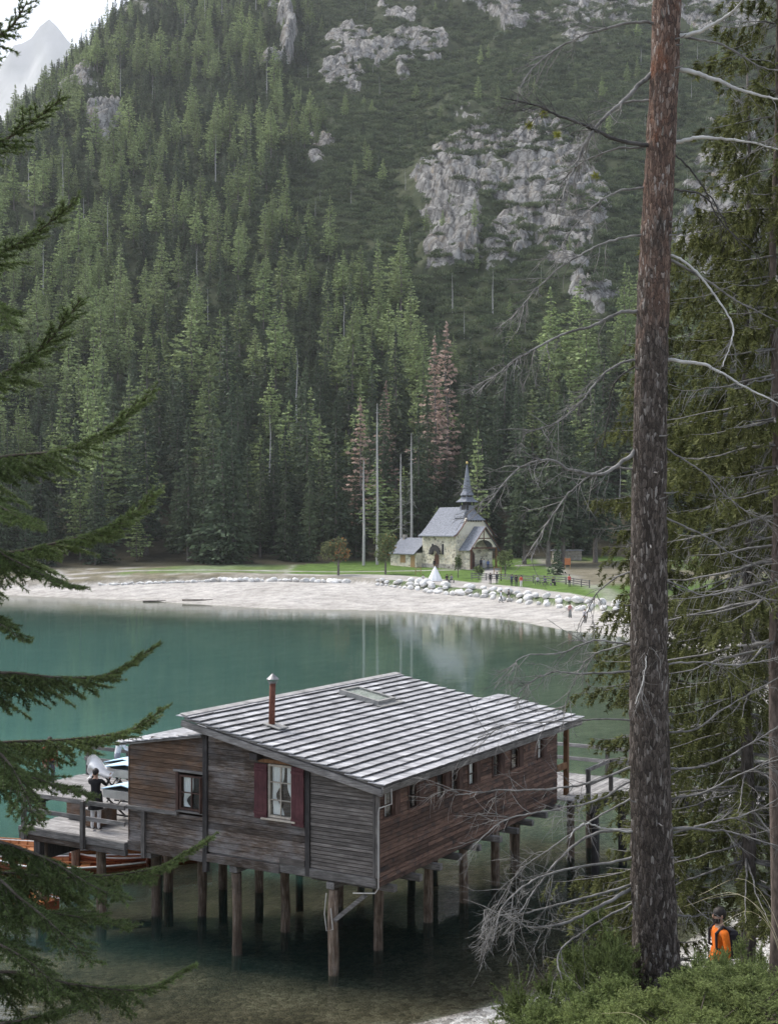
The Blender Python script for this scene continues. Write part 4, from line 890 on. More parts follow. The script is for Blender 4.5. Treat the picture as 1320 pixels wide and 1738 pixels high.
# rooflight
sk = MB(); x0, x1, y0, y1 = -4.98, -3.62, 5.95, 6.95
for (p, q) in (((x0, y0), (x1, y0 + .09)), ((x0, y1 - .09), (x1, y1)), ((x0, y0 + .09), (x0 + .09, y1 - .09)), ((x1 - .09, y0 + .09), (x1, y1 - .09))): sk.box((p[0], p[1], -.03), (q[0], q[1], .15), Mr)
sko = sk.build('rooflight', M['lead'], bh); MB().box((x0 + .09, y0 + .09, .10), (x1 - .09, y1 - .09, .115), Mr).build('pane', M['glass'], sko); MB().box((x0 + .09, y0 + .09, .07), (x1 - .09, y1 - .09, .092), Mr).build('blind', simple('pale_blind', (.50, .52, .47), (.60, .61, .56), 3, .8, 0), sko); MB().box((x1 + .002, y0 - .1, .03), (x1 + .2, y1 + .25, .05), Mr).build('flashing', M['lead'], sko)
# stove pipe
cx_, cy_ = -3.78, 1.05; zr = RT(cx_); ch_ = MB(); ch_.tube([(cx_, cy_, zr - .2), (cx_ + .01, cy_, zr + .55), (cx_ + .03, cy_, zr + 1.12)], [.085, .08, .08], 14)
cho = ch_.build('chimney', M['rust'], bh, True); MB().lathe([(.165, 0), (.165, .015), (.012, .15), (.0, .155)], 14, (cx_ + .03, cy_, zr + 1.22)).build('cowl', M['zinc'], cho)
b = MB(); b.lathe([(.07, 1.10), (.07, 1.17)], 12, (cx_ + .03, cy_, zr))
for a in range(4): b.bar((cx_ + .03 + .1 * math.cos(a * 1.57), cy_ + .1 * math.sin(a * 1.57), zr + 1.08), (cx_ + .03 + .17 * math.cos(a * 1.57), cy_ + .17 * math.sin(a * 1.57), zr + 1.225), .012, .012)
b.build('cowl_stay', M['zinc'], cho); MB().box((cx_ - .26, cy_ - .2, .02), (cx_ + .26, cy_ + .2, .05), Matrix.Translation((0, 0, RT(0))) @ Matrix.Rotation(th, 4, 'Y') @ Matrix.Translation((.05, 0, .03)), ch=.005).build('flashing', M['lead'], cho)
# porch post and rail at the far corner
MB().box((-.10, 11.5, 1.45), (.04, 11.64, 3.72), ch=.01).build('porch_post', M['orange_wood'], bh); MB().box((-.03, 10.8, 2.35), (.03, 11.5, 2.55)).build('porch_rail', M['orange_wood'], bh)
# ------------------------------------------------------------------ deck, railings and jetty
def pl(px, py, z):
    """photograph pixel on the level z (boathouse heights) -> boathouse coordinates"""
    Y = (EYE - BHZ - z) * F / (py - HY); p = BHM.inverted() @ Vector(((px - CX) / F * Y, Y, z + BHZ)); return p.x, p.y
bhc = lambda nm, lb, ct, gp=None: tag(empty(nm, (-0.28, 29.7, BHZ), BHA), lb, ct, gp)
dk = bhc('deck', 'grey board deck on piles left of the boathouse wing', 'deck')
y = -.02
while y < 6.4:
    w_ = rnd.uniform(.13, .155); MB().box(((-11.55 if y < 3.2 else -15.5) + rnd.uniform(-.06, .06), y + .004, 1.46), (-7.70, y + w_ - .004, 1.50 + rnd.uniform(0, .004)), ch=.006).build('board', M['deck'], dk); y += w_
MB().box((-11.6, -.16, 1.33), (-7.68, -.025, 1.53), ch=.012).build('edge_beam', M['beam'], dk); MB().box((-11.6, -.13, 1.17), (-7.68, -.02, 1.325), ch=.012).build('edge_beam', M['plank_dark'], dk)
MB().box((-15.5, 6.4, 1.2), (-7.7, 6.5, 1.5)).build('edge_beam', M['beam'], dk)
for x in (-14.6, -12.9, -10.95, -9.3, -8.2): MB().box((x - .1, .0 if x > -12 else 3.2, 1.18), (x + .1, 6.3, 1.45)).build('bearer', M['post_dark'], dk)
for (x, y) in ((-10.95, .15), (-9.35, .75), (-8.1, 1.6), (-12.9, 3.4), (-14.6, 3.6), (-9.35, 3.6), (-12.9, 4.6), (-8.1, 4.6), (-10.95, 5.0)): pile(x, y, 1.18, 'pile', .14, 'pile', dk)
MB().box((-11.06, -.1, .62), (-10.84, 1.9, 1.165), ch=.01).build('fender_beam', M['post_dark'], dk)
def railing(nm, lb, pts, z0, posts, rails, parent=None, mat='beam', h=1.0):
    rl = bhc(nm, lb, 'railing')
    for (x, y) in posts: MB().box((x - .055, y - .055, z0 - .3), (x + .055, y + .055, z0 + h), ch=.008).build('post', M['post'], rl)
    for (a, b_) in pts:
        for zr_ in rails: MB().bar((a[0], a[1], z0 + zr_), (b_[0], b_[1], z0 + zr_), .05, .12, ch=.006).build('rail', M[mat], rl)
    return rl
railing('railing', 'grey wooden railing along the front of the left deck', [((-11.28, -.14), (-9.16, -.14)), ((-9.06, -.14), (-7.68, -.14))], 1.5, [(-11.32, -.22), (-9.11, -.22)], [.95, .52])
railing('railing', 'grey railing along the lakeward back of the left deck', [((-15.4, 6.4), (-7.6, 6.4))], 1.5, [(-15.3, 6.45), (-13.5, 6.45), (-11.6, 6.45), (-9.8, 6.45), (-7.9, 6.45)], [.95, .55])
jt = bhc('jetty', 'board jetty leading from the boathouse to the right shore', 'jetty')
x = -4.6
while x < 10.2:
    w_ = rnd.uniform(.14, .17); ya = 10.86 if x < .9 else 13.1; MB().box((x + .004, ya + rnd.uniform(-.03, .03), 1.46), (x + w_ - .004, 15.0 + rnd.uniform(-.03, .03), 1.50 + rnd.uniform(0, .004)), ch=.006).build('board', M['deck'], jt); x += w_
MB().box((.93, 12.98, 1.14), (10.2, 13.08, 1.455), ch=.01).build('edge_beam', M['post_dark'], jt); MB().box((-4.6, 15.04, 1.2), (10.2, 15.12, 1.46), ch=.01).build('edge_beam', M['beam'], jt); MB().box((.93, 10.84, 1.14), (1.03, 12.97, 1.455), ch=.01).build('edge_beam', M['post_dark'], jt)
for (x, y) in ((-.53, 13.2), (1.0, 11.4), (1.2, 13.25), (3.1, 13.25), (5.0, 12.9), (6.6, 13.25), (1.2, 14.8), (3.4, 14.8), (5.6, 14.8), (7.8, 14.8), (8.6, 13.3), (-2.6, 13.2), (-.5, 14.8)): pile(x, y, 1.16, 'pile', .13, 'post_dark' if x > 0 else 'pile', jt)
railing('railing', 'pale railing along the lakeward side of the jetty right of the boathouse', [((-4.6, 15.05), (9.8, 15.05))], 1.5, [(-4.5, 15.1), (-2.3, 15.1), (0, 15.1), (2.3, 15.1), (4.6, 15.1), (6.9, 15.1), (9.4, 15.1)], [.95, .5], mat='deck')
railing('railing', 'short railing on the landing at the far corner of the boathouse', [((.9, 10.9), (.9, 12.95))], 1.5, [(.95, 10.95), (.95, 12.9)], [.95, .5], mat='beam_y')
railing('railing', 'railing on the near side of the jetty behind the pine trunk', [((.95, 13.05), (9.8, 13.05))], 1.5, [(3.2, 13.0), (5.4, 13.0), (7.6, 13.0), (9.8, 13.0)], [.95], mat='deck')
# things on the deck
M['steel'] = simple('brushed_steel', (.34, .34, .33), (.46, .46, .44), 3, .45, .05, metal=.6); M['blue_cover'] = simple('pale_blue_cover', (.42, .62, .78), (.52, .70, .83), 3, .6, .2); M['black_steel'] = simple('black_steel', (.02, .02, .02), (.04, .04, .04), 5, .5, 0)
M['white_sheet'] = simple('white_sheet', (.78, .78, .78), (.86, .86, .86), 4, .8, .2)
def trough(x, y, l, w_, h, lb, tilt=0.0, cover='blue_cover'):
    e = tag(empty('steel_table', bw(x, y, 1.505), BHA + tilt), lb, 'table', 'steel tables on the deck'); b = MB()
    b.box((0, 0, h - .26), (l, w_, h - .02), ch=.01); b.build('trough', M['steel'], e)
    c = MB(); c.prism([(-.04, h), (l * .45, h + .16), (l + .04, h + .02), (l + .04, h), (l * .45, h + .14), (-.04, h - .02)], w_ + .06, Matrix.Translation((0, -.03, 0))); c.build('cover', M[cover], e)
    for px_ in (.1, l - .1):
        for s in ((.06, w_ - .06), (w_ - .06, .06)): MB().bar((px_, s[0], 0), (px_, s[1], h - .27), .04, .04, (1, 0, 0)).build('leg', M['black_steel'], e)
    MB().bar((.1, w_ / 2, .12), (l - .1, w_ / 2, .12), .04, .04).build('stretcher', M['black_steel'], e)
x, y = pl(178, 1402, 1.5); trough(-10.0, 1.5, 1.6, .9, .95, 'steel trough table with pale blue cover nearest the wing corner')
trough(-11.4, 2.9, 2.2, 1.0, 1.2, 'steel table with pale blue cover behind the trough table'); trough(-13.0, 4.8, 1.7, .9, .9, 'steel table by the back railing of the deck')
for (x, y, l, lb) in ((-11.1, 1.2, 1.5, 'brown wooden bench box behind the deck railing'), (-10.0, .75, .45, 'small brown wooden box beside the person in black')):
    e = tag(empty('wooden_box', bw(x, y, 1.505), BHA), lb, 'box'); b = MB()
    for k in range(3): MB().box((0, 0, .03 + k * .15), (l, .03, .03 + k * .15 + .145), ch=.004).build('board', M['plank_brown'], e); MB().box((0, .42, .03 + k * .15), (l, .45, .03 + k * .15 + .145), ch=.004).build('board', M['plank_brown'], e)
    MB().box((-.03, -.02, .485), (l + .03, .47, .52), ch=.006).build('lid', M['deck'], e); MB().box((-.02, .031, .03), (.01, .419, .48)).build('end_board', M['plank_brown'], e); MB().box((l - .01, .031, .03), (l + .02, .419, .48)).build('end_board', M['plank_brown'], e)
x, y = pl(158, 1412, 1.5); p_ = person(bw(x, y + .1, 1.505), R(165), 'hold', (.012, .012, .014), (.62, .62, .63), 'person in black coat and white trousers holding up a white sheet on the deck', 1.72)
coat = MB(); coat.lathe([(.17, 1.1), (.19, .95), (.21, .7), (.22, .62)], 14); coat.build('coat_skirt', cloth((.012, .012, .014)), p_, True)
b = MB(); vs = []
for i in range(9):
    for k in range(9): u = i / 8; v_ = k / 8; vs.append(((u - .5) * .95 + .10 * v_, .09 * math.sin(u * 7 + v_ * 4) + .07 * math.sin(v_ * 9 + u * 3), v_ * (.42 + .16 * math.sin(u * 6)) + .10 * math.sin(u * 5) + .10 * u))
vs += [(a, c_ + .012, d_) for a, c_, d_ in vs]; q_ = [(i * 9 + k, i * 9 + k + 1, (i + 1) * 9 + k + 1, (i + 1) * 9 + k) for i in range(8) for k in range(8)]; b.add(vs, q_ + [tuple(n_ + 81 for n_ in f[::-1]) for f in q_])
sh = b.build('white_sheet', M['white_sheet'], None, True); sh.matrix_world = Matrix.Translation(bw(x - .25, y + .48, 2.85)) @ Matrix.Rotation(BHA, 4, 'Z') @ Matrix.Rotation(R(-8), 4, 'Y'); tag(sh, 'large crumpled white sheet held up by the person in black', 'sheet')
person(bw(-13.4, 5.8, 1.505), BHA + R(140), 'lean', (.62, .64, .66), (.25, .27, .32), 'person in white top leaning at the back railing behind the branches', 1.75)
person(bw(-14.6, 4.0, 1.505), BHA + R(60), 'stand', (.40, .06, .05), (.08, .08, .10), 'person in red top at the left end of the deck', 1.68)
# ------------------------------------------------------------------ rowing boats
M['boat_wood'] = wood('varnished_mahogany', ((.13, .032, .015), (.24, .070, .030), (.33, .115, .055)), (1, 10, 10), tone=(.9, 1.1), rough=.4, bmp=.15); M['boat_in'] = wood('varnished_larch', ((.26, .09, .030), (.40, .16, .055), (.50, .23, .09)), (1, 10, 10), tone=(.9, 1.1), rough=.45, bmp=.15)
M['white_paint'] = simple('white_paint', (.70, .69, .66), (.80, .79, .77), 6, .5, .05)
def rowboat(loc, rz, label, L=4.6, B=.72, white=False):
    e = tag(empty('rowing_boat', loc, rz), label, 'rowing boat', 'rowing boats moored at the deck'); NS = 22; ROW = 7
    def sec(u):           # u -1 stern .. 1 bow: half beam, sheer height, keel height
        f = (1 - max(0, u) ** 2.4) * (1 - .38 * max(0, -u) ** 2.2); return B * max(f, .015), .34 + .16 * max(0, u) ** 2 + .05 * u * u, -.14 + .22 * max(0, u) ** 4
    def pt(u, v, off=0.0):
        hb, sh_, kl = sec(u); a = v * 1.42; return (u * L / 2, (hb - off) * math.sin(a) ** .8, kl + off * .6 + (sh_ - kl) * (1 - math.cos(a)) / (1 - math.cos(1.42)))
    for s in (-1, 1):
        for r_ in range(ROW):
            b = MB(); vs = []; v0 = r_ / ROW; v1 = (r_ + 1.12) / ROW
            for i in range(NS + 1):
                u = -1 + 2 * i / NS
                for (v_, o_) in ((v0, -.012), (min(v1, 1), 0), (min(v1, 1), .016), (v0, .004)): q = pt(u, v_, o_); vs.append((q[0], s * q[1], q[2]))
            fs = []
            for i in range(NS):
                for k in range(4): a, c_ = i * 4 + k, i * 4 + (k + 1) % 4; f = (a, c_, c_ + 4, a + 4); fs.append(f if s > 0 else f[::-1])
            b.add(vs, fs); b.build('hull_plank', M['white_paint'] if white else M['boat_wood'], e, True)
        g = MB(); g.tube([(pt(u, 1)[0], s * (pt(u, 1)[1] + .005), pt(u, 1)[2] + .015) for u in np.linspace(-1, 1, 24)], .026, 6); g.build('gunwale', M['white_paint'] if not white else M['boat_in'], e, True)
    lin = MB(); vs = [];
    for i in range(NS + 1):
        u = -.97 + 1.92 * i / NS
        for k in range(13): v_ = -1 + 2 * k / 12; q = pt(u, abs(v_) * .95, .025); vs.append((q[0], math.copysign(q[1], v_), q[2]))
    lin.add(vs, [(i * 13 + k, i * 13 + k + 1, (i + 1) * 13 + k + 1, (i + 1) * 13 + k) for i in range(NS) for k in range(12)]); lin.build('lining', M['boat_in'], e, True)
    for u in np.linspace(-.8, .8, 13): MB().tube([(pt(u, abs(v_), .035)[0], math.copysign(pt(u, abs(v_), .035)[1], v_), pt(u, abs(v_), .035)[2]) for v_ in np.linspace(-.95, .95, 11)], .016, 4).build('rib', M['boat_in'], e)
    for u in (-.72, -.2, .32): hb = pt(u, .8)[1]; MB().box((u * L / 2 - .13, -hb, .20), (u * L / 2 + .13, hb, .235), ch=.006).build('thwart', M['boat_in'], e)
    for s in (-1, 1):
        b = MB(); b.tube([(-.9, s * .25, .26), (1.5, s * .33, .30)], .022, 6); b.box((-1.35, s * .25 - .06, .25), (-.88, s * .25 + .06, .265)); b.build('oar', M['boat_in'], e)
    MB().box((-L / 2 - .01, -sec(-1)[0] * .92, -.05), (-L / 2 + .03, sec(-1)[0] * .92, sec(-1)[1]), ch=.01).build('transom', M['boat_wood'], e)
    return e
def wpt(px, py): Y = EYE * F / (py - HY); return Vector(((px - CX) / F * Y, Y, 0))
q = wpt(118, 1492); rowboat((q.x, q.y, .16), R(186), 'varnished brown rowing boat with oars moored under the deck edge', 4.7, .74)
q = wpt(238, 1474); rowboat((q.x, q.y, .16), R(200), 'varnished rowing boat half hidden behind the deck piles', 4.4, .72)
q = wpt(30, 1462); rowboat((q.x, q.y, .16), R(170), 'white hulled rowing boat beyond the brown one', 4.5, .74, True)
q = wpt(-18, 1545); rowboat((q.x, q.y, .16), R(150), 'rowing boat at the left edge beneath the spruce branches', 4.5, .74, True)
# ------------------------------------------------------------------ the far shore: chapel, boulders, people
def hit(px, py, y0=90.0, y1=260.0):
    """where the sight line through a photograph pixel meets the far ground"""
    Y = np.arange(y0, y1, .25); X = (px - CX) / F * Y; zr_ = EYE - (py - HY) / F * Y; g = S * ground(X / S, Y / S); k = np.argmax(g >= zr_)
    return Vector((X[k], Y[k], g[k]))
def gpt(px, Y): X = (px - CX) / F * Y; return Vector((X, Y, gz(X, Y)))
def rubble(name, c1, c2, joint, scale):
    m, t, b = newmat(name); v = coords(t, (1, 1, 1.5), rnd=False); vo = N(t, 'TexVoronoi'); vo.inputs['Scale'].default_value = scale; t.links.new(v, vo.inputs['Vector'])
    ve = N(t, 'TexVoronoi', feature='DISTANCE_TO_EDGE'); ve.inputs['Scale'].default_value = scale; t.links.new(v, ve.inputs['Vector'])
    sc = N(t, 'SeparateColor'); t.links.new(vo.outputs['Color'], sc.inputs[0]); c = ramp(t, sc.outputs[0], [(0.0, c1), (0.6, c2), (1.0, tuple(q * .45 for q in c1))])
    c = mixc(t, joint, c, ramp(t, ve.outputs['Distance'], [(0.02, (0, 0, 0)), (0.07, (1, 1, 1))])); n = noise(t, v, 1.3, 4); c = mixc(t, c, ramp(t, n, [(.3, (.75, .75, .75)), (.7, (1.15, 1.15, 1.15))]), 1.0, 'MULTIPLY')
    setc(t, b.inputs['Base Color'], c); b.inputs['Roughness'].default_value = .9; bump(t, b, ve.outputs['Distance'], .5, .08); return m
M['rubble'] = rubble('warm_rubble_stone', (.62, .54, .40), (.76, .70, .57), (.62, .57, .47), 1.9)
M['plinth'] = rubble('grey_plinth_stone', (.36, .32, .28), (.46, .42, .38), (.34, .32, .29), 2.2)
M['chapel_roof'] = simple('grey_wood_shingles', (.115, .125, .150), (.27, .285, .32), 2.4, .8, .5, .05, (1, 1, 5)); M['chapel_timber'] = simple('red_brown_timber', (.085, .035, .024), (.14, .065, .042), 4, .7, .2); M['cream'] = simple('cream_plaster', (.70, .64, .52), (.78, .72, .60), 2, .9, .1); M['gold'] = simple('gilded_ball', (.55, .42, .16), (.65, .5, .2), 4, .4, 0, metal=.5); M['ochre'] = simple('ochre_boards', (.30, .19, .09), (.38, .25, .12), 5, .8, .2, .01, (6, 6, 1))
M['black_glass'] = simple('dark_leaded_glass', (.02, .022, .025), (.05, .05, .055), 8, .25, 0)
CHX, CHY = 773.0, 217.0; cX = (CHX - CX) / F * CHY; chz = min(gz(cX, CHY), gz(cX + 5, CHY)) - .05
ch = tag(empty('chapel', (cX, CHY, chz), R(34)), 'small stone chapel with grey shingle roof and pointed steeple on the lawn', 'chapel')
CW, CL, EV, RG = 8.0, 9.8, 6.1, 10.7
b = MB(); b.box((0, 0, .9), (CW, CL, EV)); b.build('wall', M['rubble'], ch)
b = MB(); b.box((-.06, -.06, -1.0), (CW + .06, CL + .06, .9)); b.build('plinth', M['plinth'], ch)
HP = 8.9   # height where the front hip cuts the gable
hx = (HP - EV) / (RG - EV) * CW / 2
MB().prism([(0.01, EV), (CW - .01, EV), (CW - hx, HP), (hx, HP)], .4, Matrix.Translation((0, .0, 0))).build('gable', M['cream'], ch)
MB().prism([(0.01, EV), (CW - .01, EV), (CW / 2, RG - .1)], .4, Matrix.Translation((0, CL - .4, 0))).build('gable', M['rubble'], ch)
def roofslope(side):
    b = MB(); pr = [(CW / 2, RG), (CW / 2 - 3.0, RG - 3.0 * 1.17), (-.1, EV - .05), (-.75, EV - .42)]; T = .16; ya, yb = -.45, CL + .3; vs = []
    for (x, z) in pr: vs += [(x, ya if z < HP else ya, z), (x, yb, z), (x, yb, z + T), (x, ya, z + T)]
    # the top of the front edge draws back for the hip
    vs[0] = (pr[0][0], 1.5, pr[0][1]); vs[3] = (pr[0][0], 1.5, pr[0][1] + T); fs = []
    for i in range(3):
        for k in range(4): a, c_ = i * 4 + k, i * 4 + (k + 1) % 4; fs.append((a, c_, c_ + 4, a + 4))
    fs += [(0, 3, 2, 1), (12, 13, 14, 15)]
    if side > 0: vs = [(CW - x, y, z) for x, y, z in vs]; fs = [f[::-1] for f in fs]
    b.add(vs, fs); return b.build('roof', M['chapel_roof'], ch)
roofslope(-1); roofslope(1)
b = MB(); b.add([(hx - .45, -.62, HP - .35), (CW - hx + .45, -.62, HP - .35), (CW / 2, 1.55, RG + .17), (hx - .35, -.5, HP - .45), (CW - hx + .35, -.5, HP - .45)], [(0, 1, 2), (0, 3, 4, 1), (0, 2, 3), (1, 4, 2), (3, 2, 4)]); b.build('hip', M['chapel_roof'], ch)
for i in range(6): MB().box((hx + .2 + i * (CW - 2 * hx - .4) / 5 - .07, -.35, HP - .62), (hx + .2 + i * (CW - 2 * hx - .4) / 5 + .07, -.01, HP - .40)).build('bracket', M['post_dark'], ch)
for s in (0, 1):   # bargeboards
    p = [(-.75, EV - .45), (-.1, EV - .12), (hx - .35, HP - .35)]; 
    for a, c_ in zip(p[:-1], p[1:]):
        A_, B_ = ((a[0], -.5, a[1]), (c_[0], -.5, c_[1])) if s == 0 else ((CW - a[0], -.5, a[1]), (CW - c_[0], -.5, c_[1])); MB().bar(A_, B_, .10, .26, (0, 1, 0)).build('bargeboard', M['chapel_timber'], ch)
# steeple astride the ridge
sx0, sy0 = CW / 2, 2.0; st = MB(); st.add([(sx0 - 1.9, sy0 - 1.3, 8.9), (sx0 + 1.9, sy0 - 1.3, 8.9), (sx0 + 1.9, sy0 + 1.3, 8.9), (sx0 - 1.9, sy0 + 1.3, 8.9), (sx0 - .95, sy0 - .95, 10.4), (sx0 + .95, sy0 - .95, 10.4), (sx0 + .95, sy0 + .95, 10.4), (sx0 - .95, sy0 + .95, 10.4), (sx0 - .85, sy0 - .85, 11.1), (sx0 + .85, sy0 - .85, 11.1), (sx0 + .85, sy0 + .85, 11.1), (sx0 - .85, sy0 + .85, 11.1)],
      [(0, 1, 5, 4), (1, 2, 6, 5), (2, 3, 7, 6), (3, 0, 4, 7), (4, 5, 9, 8), (5, 6, 10, 9), (6, 7, 11, 10), (7, 4, 8, 11), (8, 9, 10, 11)])
sto = st.build('steeple', M['chapel_roof'], ch)
for dx in (-.8, .8):
    for dy in (-.8, .8): MB().box((sx0 + dx - .09, sy0 + dy - .09, 11.1), (sx0 + dx + .09, sy0 + dy + .09, 11.75)).build('belfry_post', M['post_dark'], sto)
MB().box((sx0 - .55, sy0 - .55, 11.1), (sx0 + .55, sy0 + .55, 11.75)).build('belfry', M['post_dark'], sto); MB().box((sx0 - .9, sy0 - 1.0, 10.3), (sx0 - .4, sy0 - .93, 11.2)).build('louvre', M['post_dark'], sto); MB().box((sx0 - .99, sy0 - .8, 10.0), (sx0 - .93, sy0 + .3, 11.2)).build('louvre', M['post_dark'], sto)
b = MB(); b.lathe([(1.95, 11.68), (1.95, 11.76), (1.25, 12.25), (1.05, 12.55), (.95, 12.85)], 4); b.v = [tuple(Matrix.Translation((sx0, sy0, 0)) @ Matrix.Rotation(R(45), 4, 'Z') @ Vector(p)) for p in b.v]; b.build('canopy', M['chapel_roof'], sto)
b = MB(); b.lathe([(.92, 12.6), (.95, 12.85)], 8, (sx0, sy0, 0)); b.build('drum', M['post_dark'], sto)
b = MB(); b.lathe([(1.22, 12.84), (1.22, 12.92), (.82, 13.6), (.60, 14.9), (.30, 16.9), (.07, 18.3)], 8, (sx0, sy0, 0)); b.build('spire', M['chapel_roof'], sto)
b = MB(); b.lathe([(.02, 18.28), (.18, 18.4), (.22, 18.55), (.16, 18.72), (.02, 18.8)], 10, (sx0, sy0, 0)); b.build('ball', M['gold'], sto, True); b = MB(); b.bar((sx0, sy0, 18.75), (sx0, sy0, 20.0), .06, .06); b.bar((sx0 - .3, sy0, 19.6), (sx0 + .3, sy0, 19.6), .05, .05); b.build('cross', M['post_dark'], sto)
# openings in the side wall (x = 0) and the hooded side door
def archpoly(w_, h, n=10): return [(-w_ / 2, 0), (w_ / 2, 0)] + [(w_ / 2 * math.cos(math.pi * i / n), h - w_ / 2 + w_ / 2 * math.sin(math.pi * i / n)) for i in range(n + 1)]
SM = lambda y, z: Matrix.Translation((.0, y, z)) @ Matrix.Rotation(R(-90), 4, 'Z')
for yv in (6.6, 3.6):
    wn = MB(); wn.prism(archpoly(.85, 2.2), .06, SM(yv, 2.4) @ Matrix.Translation((0, -.05, 0))); wo = wn.build('window', M['cream'], ch); b = MB(); b.prism(archpoly(.55, 1.9), .06, SM(yv, 2.55) @ Matrix.Translation((0, -.09, 0))); b.build('pane', M['black_glass'], wo)
b = MB(); b.prism(archpoly(1.25, 2.7), .08, SM(5.4, 0.1) @ Matrix.Translation((0, -.06, 0))); do = b.build('side_door', M['chapel_timber'], ch)
b = MB(); n = 12
for i in range(n):
    a0, a1 = math.pi * i / n, math.pi * (i + 1) / n; b.bar((-.5, 5.4 + 1.25 * math.cos(a0), 2.55 + 1.15 * math.sin(a0)), (-.5, 5.4 + 1.25 * math.cos(a1), 2.55 + 1.15 * math.sin(a1)), 1.0, .16, (1, 0, 0))
b.build('door_hood', M['post_dark'], do)
# porch
PX0, PX1, PD, PE, PA = 1.2, 6.8, 2.7, 3.75, 7.3; PC = (PX0 + PX1) / 2; po = MB(); po.box((PX0, -PD + .3, -.6), (PX0 + .35, -.01, PE)); poo = po.build('porch', M['rubble'], ch)
MB().box((PX0 - .3, -PD - .3, -1.2), (PX1 + .3, -.06, .12)).build('porch_floor', M['plinth'], poo)
for s in (-1, 1):
    b = MB(); e0 = PC + s * (PX1 - PX0) / 2 + s * .55; ez = PE - .5; T = .14; vs = []
    for (x, z) in ((PC, PA), (PC + s * 2.2, PA - 2.2 * 1.22), (e0, ez)): vs += [(x, -PD - .45, z), (x, .35, z), (x, .35, z + T), (x, -PD - .45, z + T)]
    fs = []
    for i in range(2):
        for k in range(4): a, c_ = i * 4 + k, i * 4 + (k + 1) % 4; fs.append((a, c_, c_ + 4, a + 4) if s < 0 else (a + 4, c_ + 4, c_, a))
    fs += [(0, 3, 2, 1), (8, 9, 10, 11)]; b.add(vs, fs); b.build('porch_roof', M['chapel_roof'], poo)
    MB().bar((PC, -PD - .48, PA + .02), (e0, -PD - .48, ez + .05), .08, .22, (0, 1, 0)).build('bargeboard', M['chapel_timber'], poo)
    MB().box((PC + s * 2.7 - .13, -PD - .12, .1), (PC + s * 2.7 + .13, -PD + .14, PE), ch=.02).build('post', M['chapel_timber'] if s < 0 else M['orange_wood'], poo)
n = 12; arch = [(PC + 1.95 * math.cos(math.pi * i / n), PE + .12 + 1.25 * math.sin(math.pi * i / n)) for i in range(n + 1)]
MB().prism([(PX1 + .02, PE), (PC, PA - .12), (PX0 - .02, PE)] + [(PX0 + .3, PE)] + arch[::-1] + [(PX1 - .3, PE)], .12, Matrix.Translation((0, -PD, 0))).build('porch_gable', M['cream'], poo)
MB().box((PX0 - .1, -PD - .06, PE - .12), (PX1 + .1, -PD - .01, PE + .10)).build('tie_beam', M['chapel_timber'], poo); MB().box((PC - .09, -PD - .05, PE + 1.3), (PC + .09, -PD - .003, PA - .2)).build('king_post', M['chapel_timber'], poo); MB().box((PC - 1.45, -PD - .055, PE + 1.55), (PC + 1.45, -PD - .008, PE + 1.72)).build('collar_beam', M['chapel_timber'], poo)
b = MB(); b.prism(archpoly(2.1, 3.3), .08, Matrix.Translation((3.0, -.10, .1))); d1 = b.build('front_door', M['chapel_timber'], ch); b = MB(); b.prism(archpoly(1.55, 2.9), .05, Matrix.Translation((3.0, -.16, .12))); b.build('door_leaf', simple('dark_door', (.03, .016, .013), (.06, .03, .025), 5, .6, .1), d1)
# annex
ax = tag(empty('annex', (0, 0, 0)), None); ax.parent = ch; AX0, AX1, AY0, AY1 = -1.3, 4.2, CL + .02, CL + 8.2
b = MB(); b.box((AX0, AY0, -1.0), (AX1, AY1, 2.75)); b.build('annex_wall', M['rubble'], ax); b = MB(); T = .14
for s, xs_ in ((-1, (AX0 - .55, (AX0 + AX1) / 2)), (1, (AX1 + .55, (AX0 + AX1) / 2))):
    vs = [];
    for (x, z) in ((xs_[1], 5.3), (xs_[0], 2.45)): vs += [(x, AY0 - .0, z), (x, AY1 + .4, z), (x, AY1 + .4, z + T), (x, AY0 - .0, z + T)]
    fs = [];
    for k in range(4): a, c_ = k, (k + 1) % 4; fs.append((a, c_, c_ + 4, a + 4) if s < 0 else (a + 4, c_ + 4, c_, a))
    fs += [(0, 3, 2, 1), (4, 5, 6, 7)]; b.add(vs, fs)
b.build('annex_roof', M['chapel_roof'], ax); MB().prism([(AX0 + .02, 2.7), (AX1 - .02, 2.7), ((AX0 + AX1) / 2, 5.2)], .2, Matrix.Translation((0, AY1 - .2, 0))).build('annex_gable', M['cream'], ax)
MB().box((AX0 - .06, AY0 + .4, .1), (AX0 - .01, AY0 + 1.7, 2.3)).build('annex_door', M['ochre'], ax); MB().box((AX0 - .06, AY0 + 3.4, .95), (AX0 - .01, AY0 + 5.0, 2.35)).build('annex_shutter', M['ochre'], ax); MB().box((1.0, AY1 - 1.2, 4.6), (1.6, AY1 - .6, 6.0)).build('annex_chimney', M['plinth'], ax)
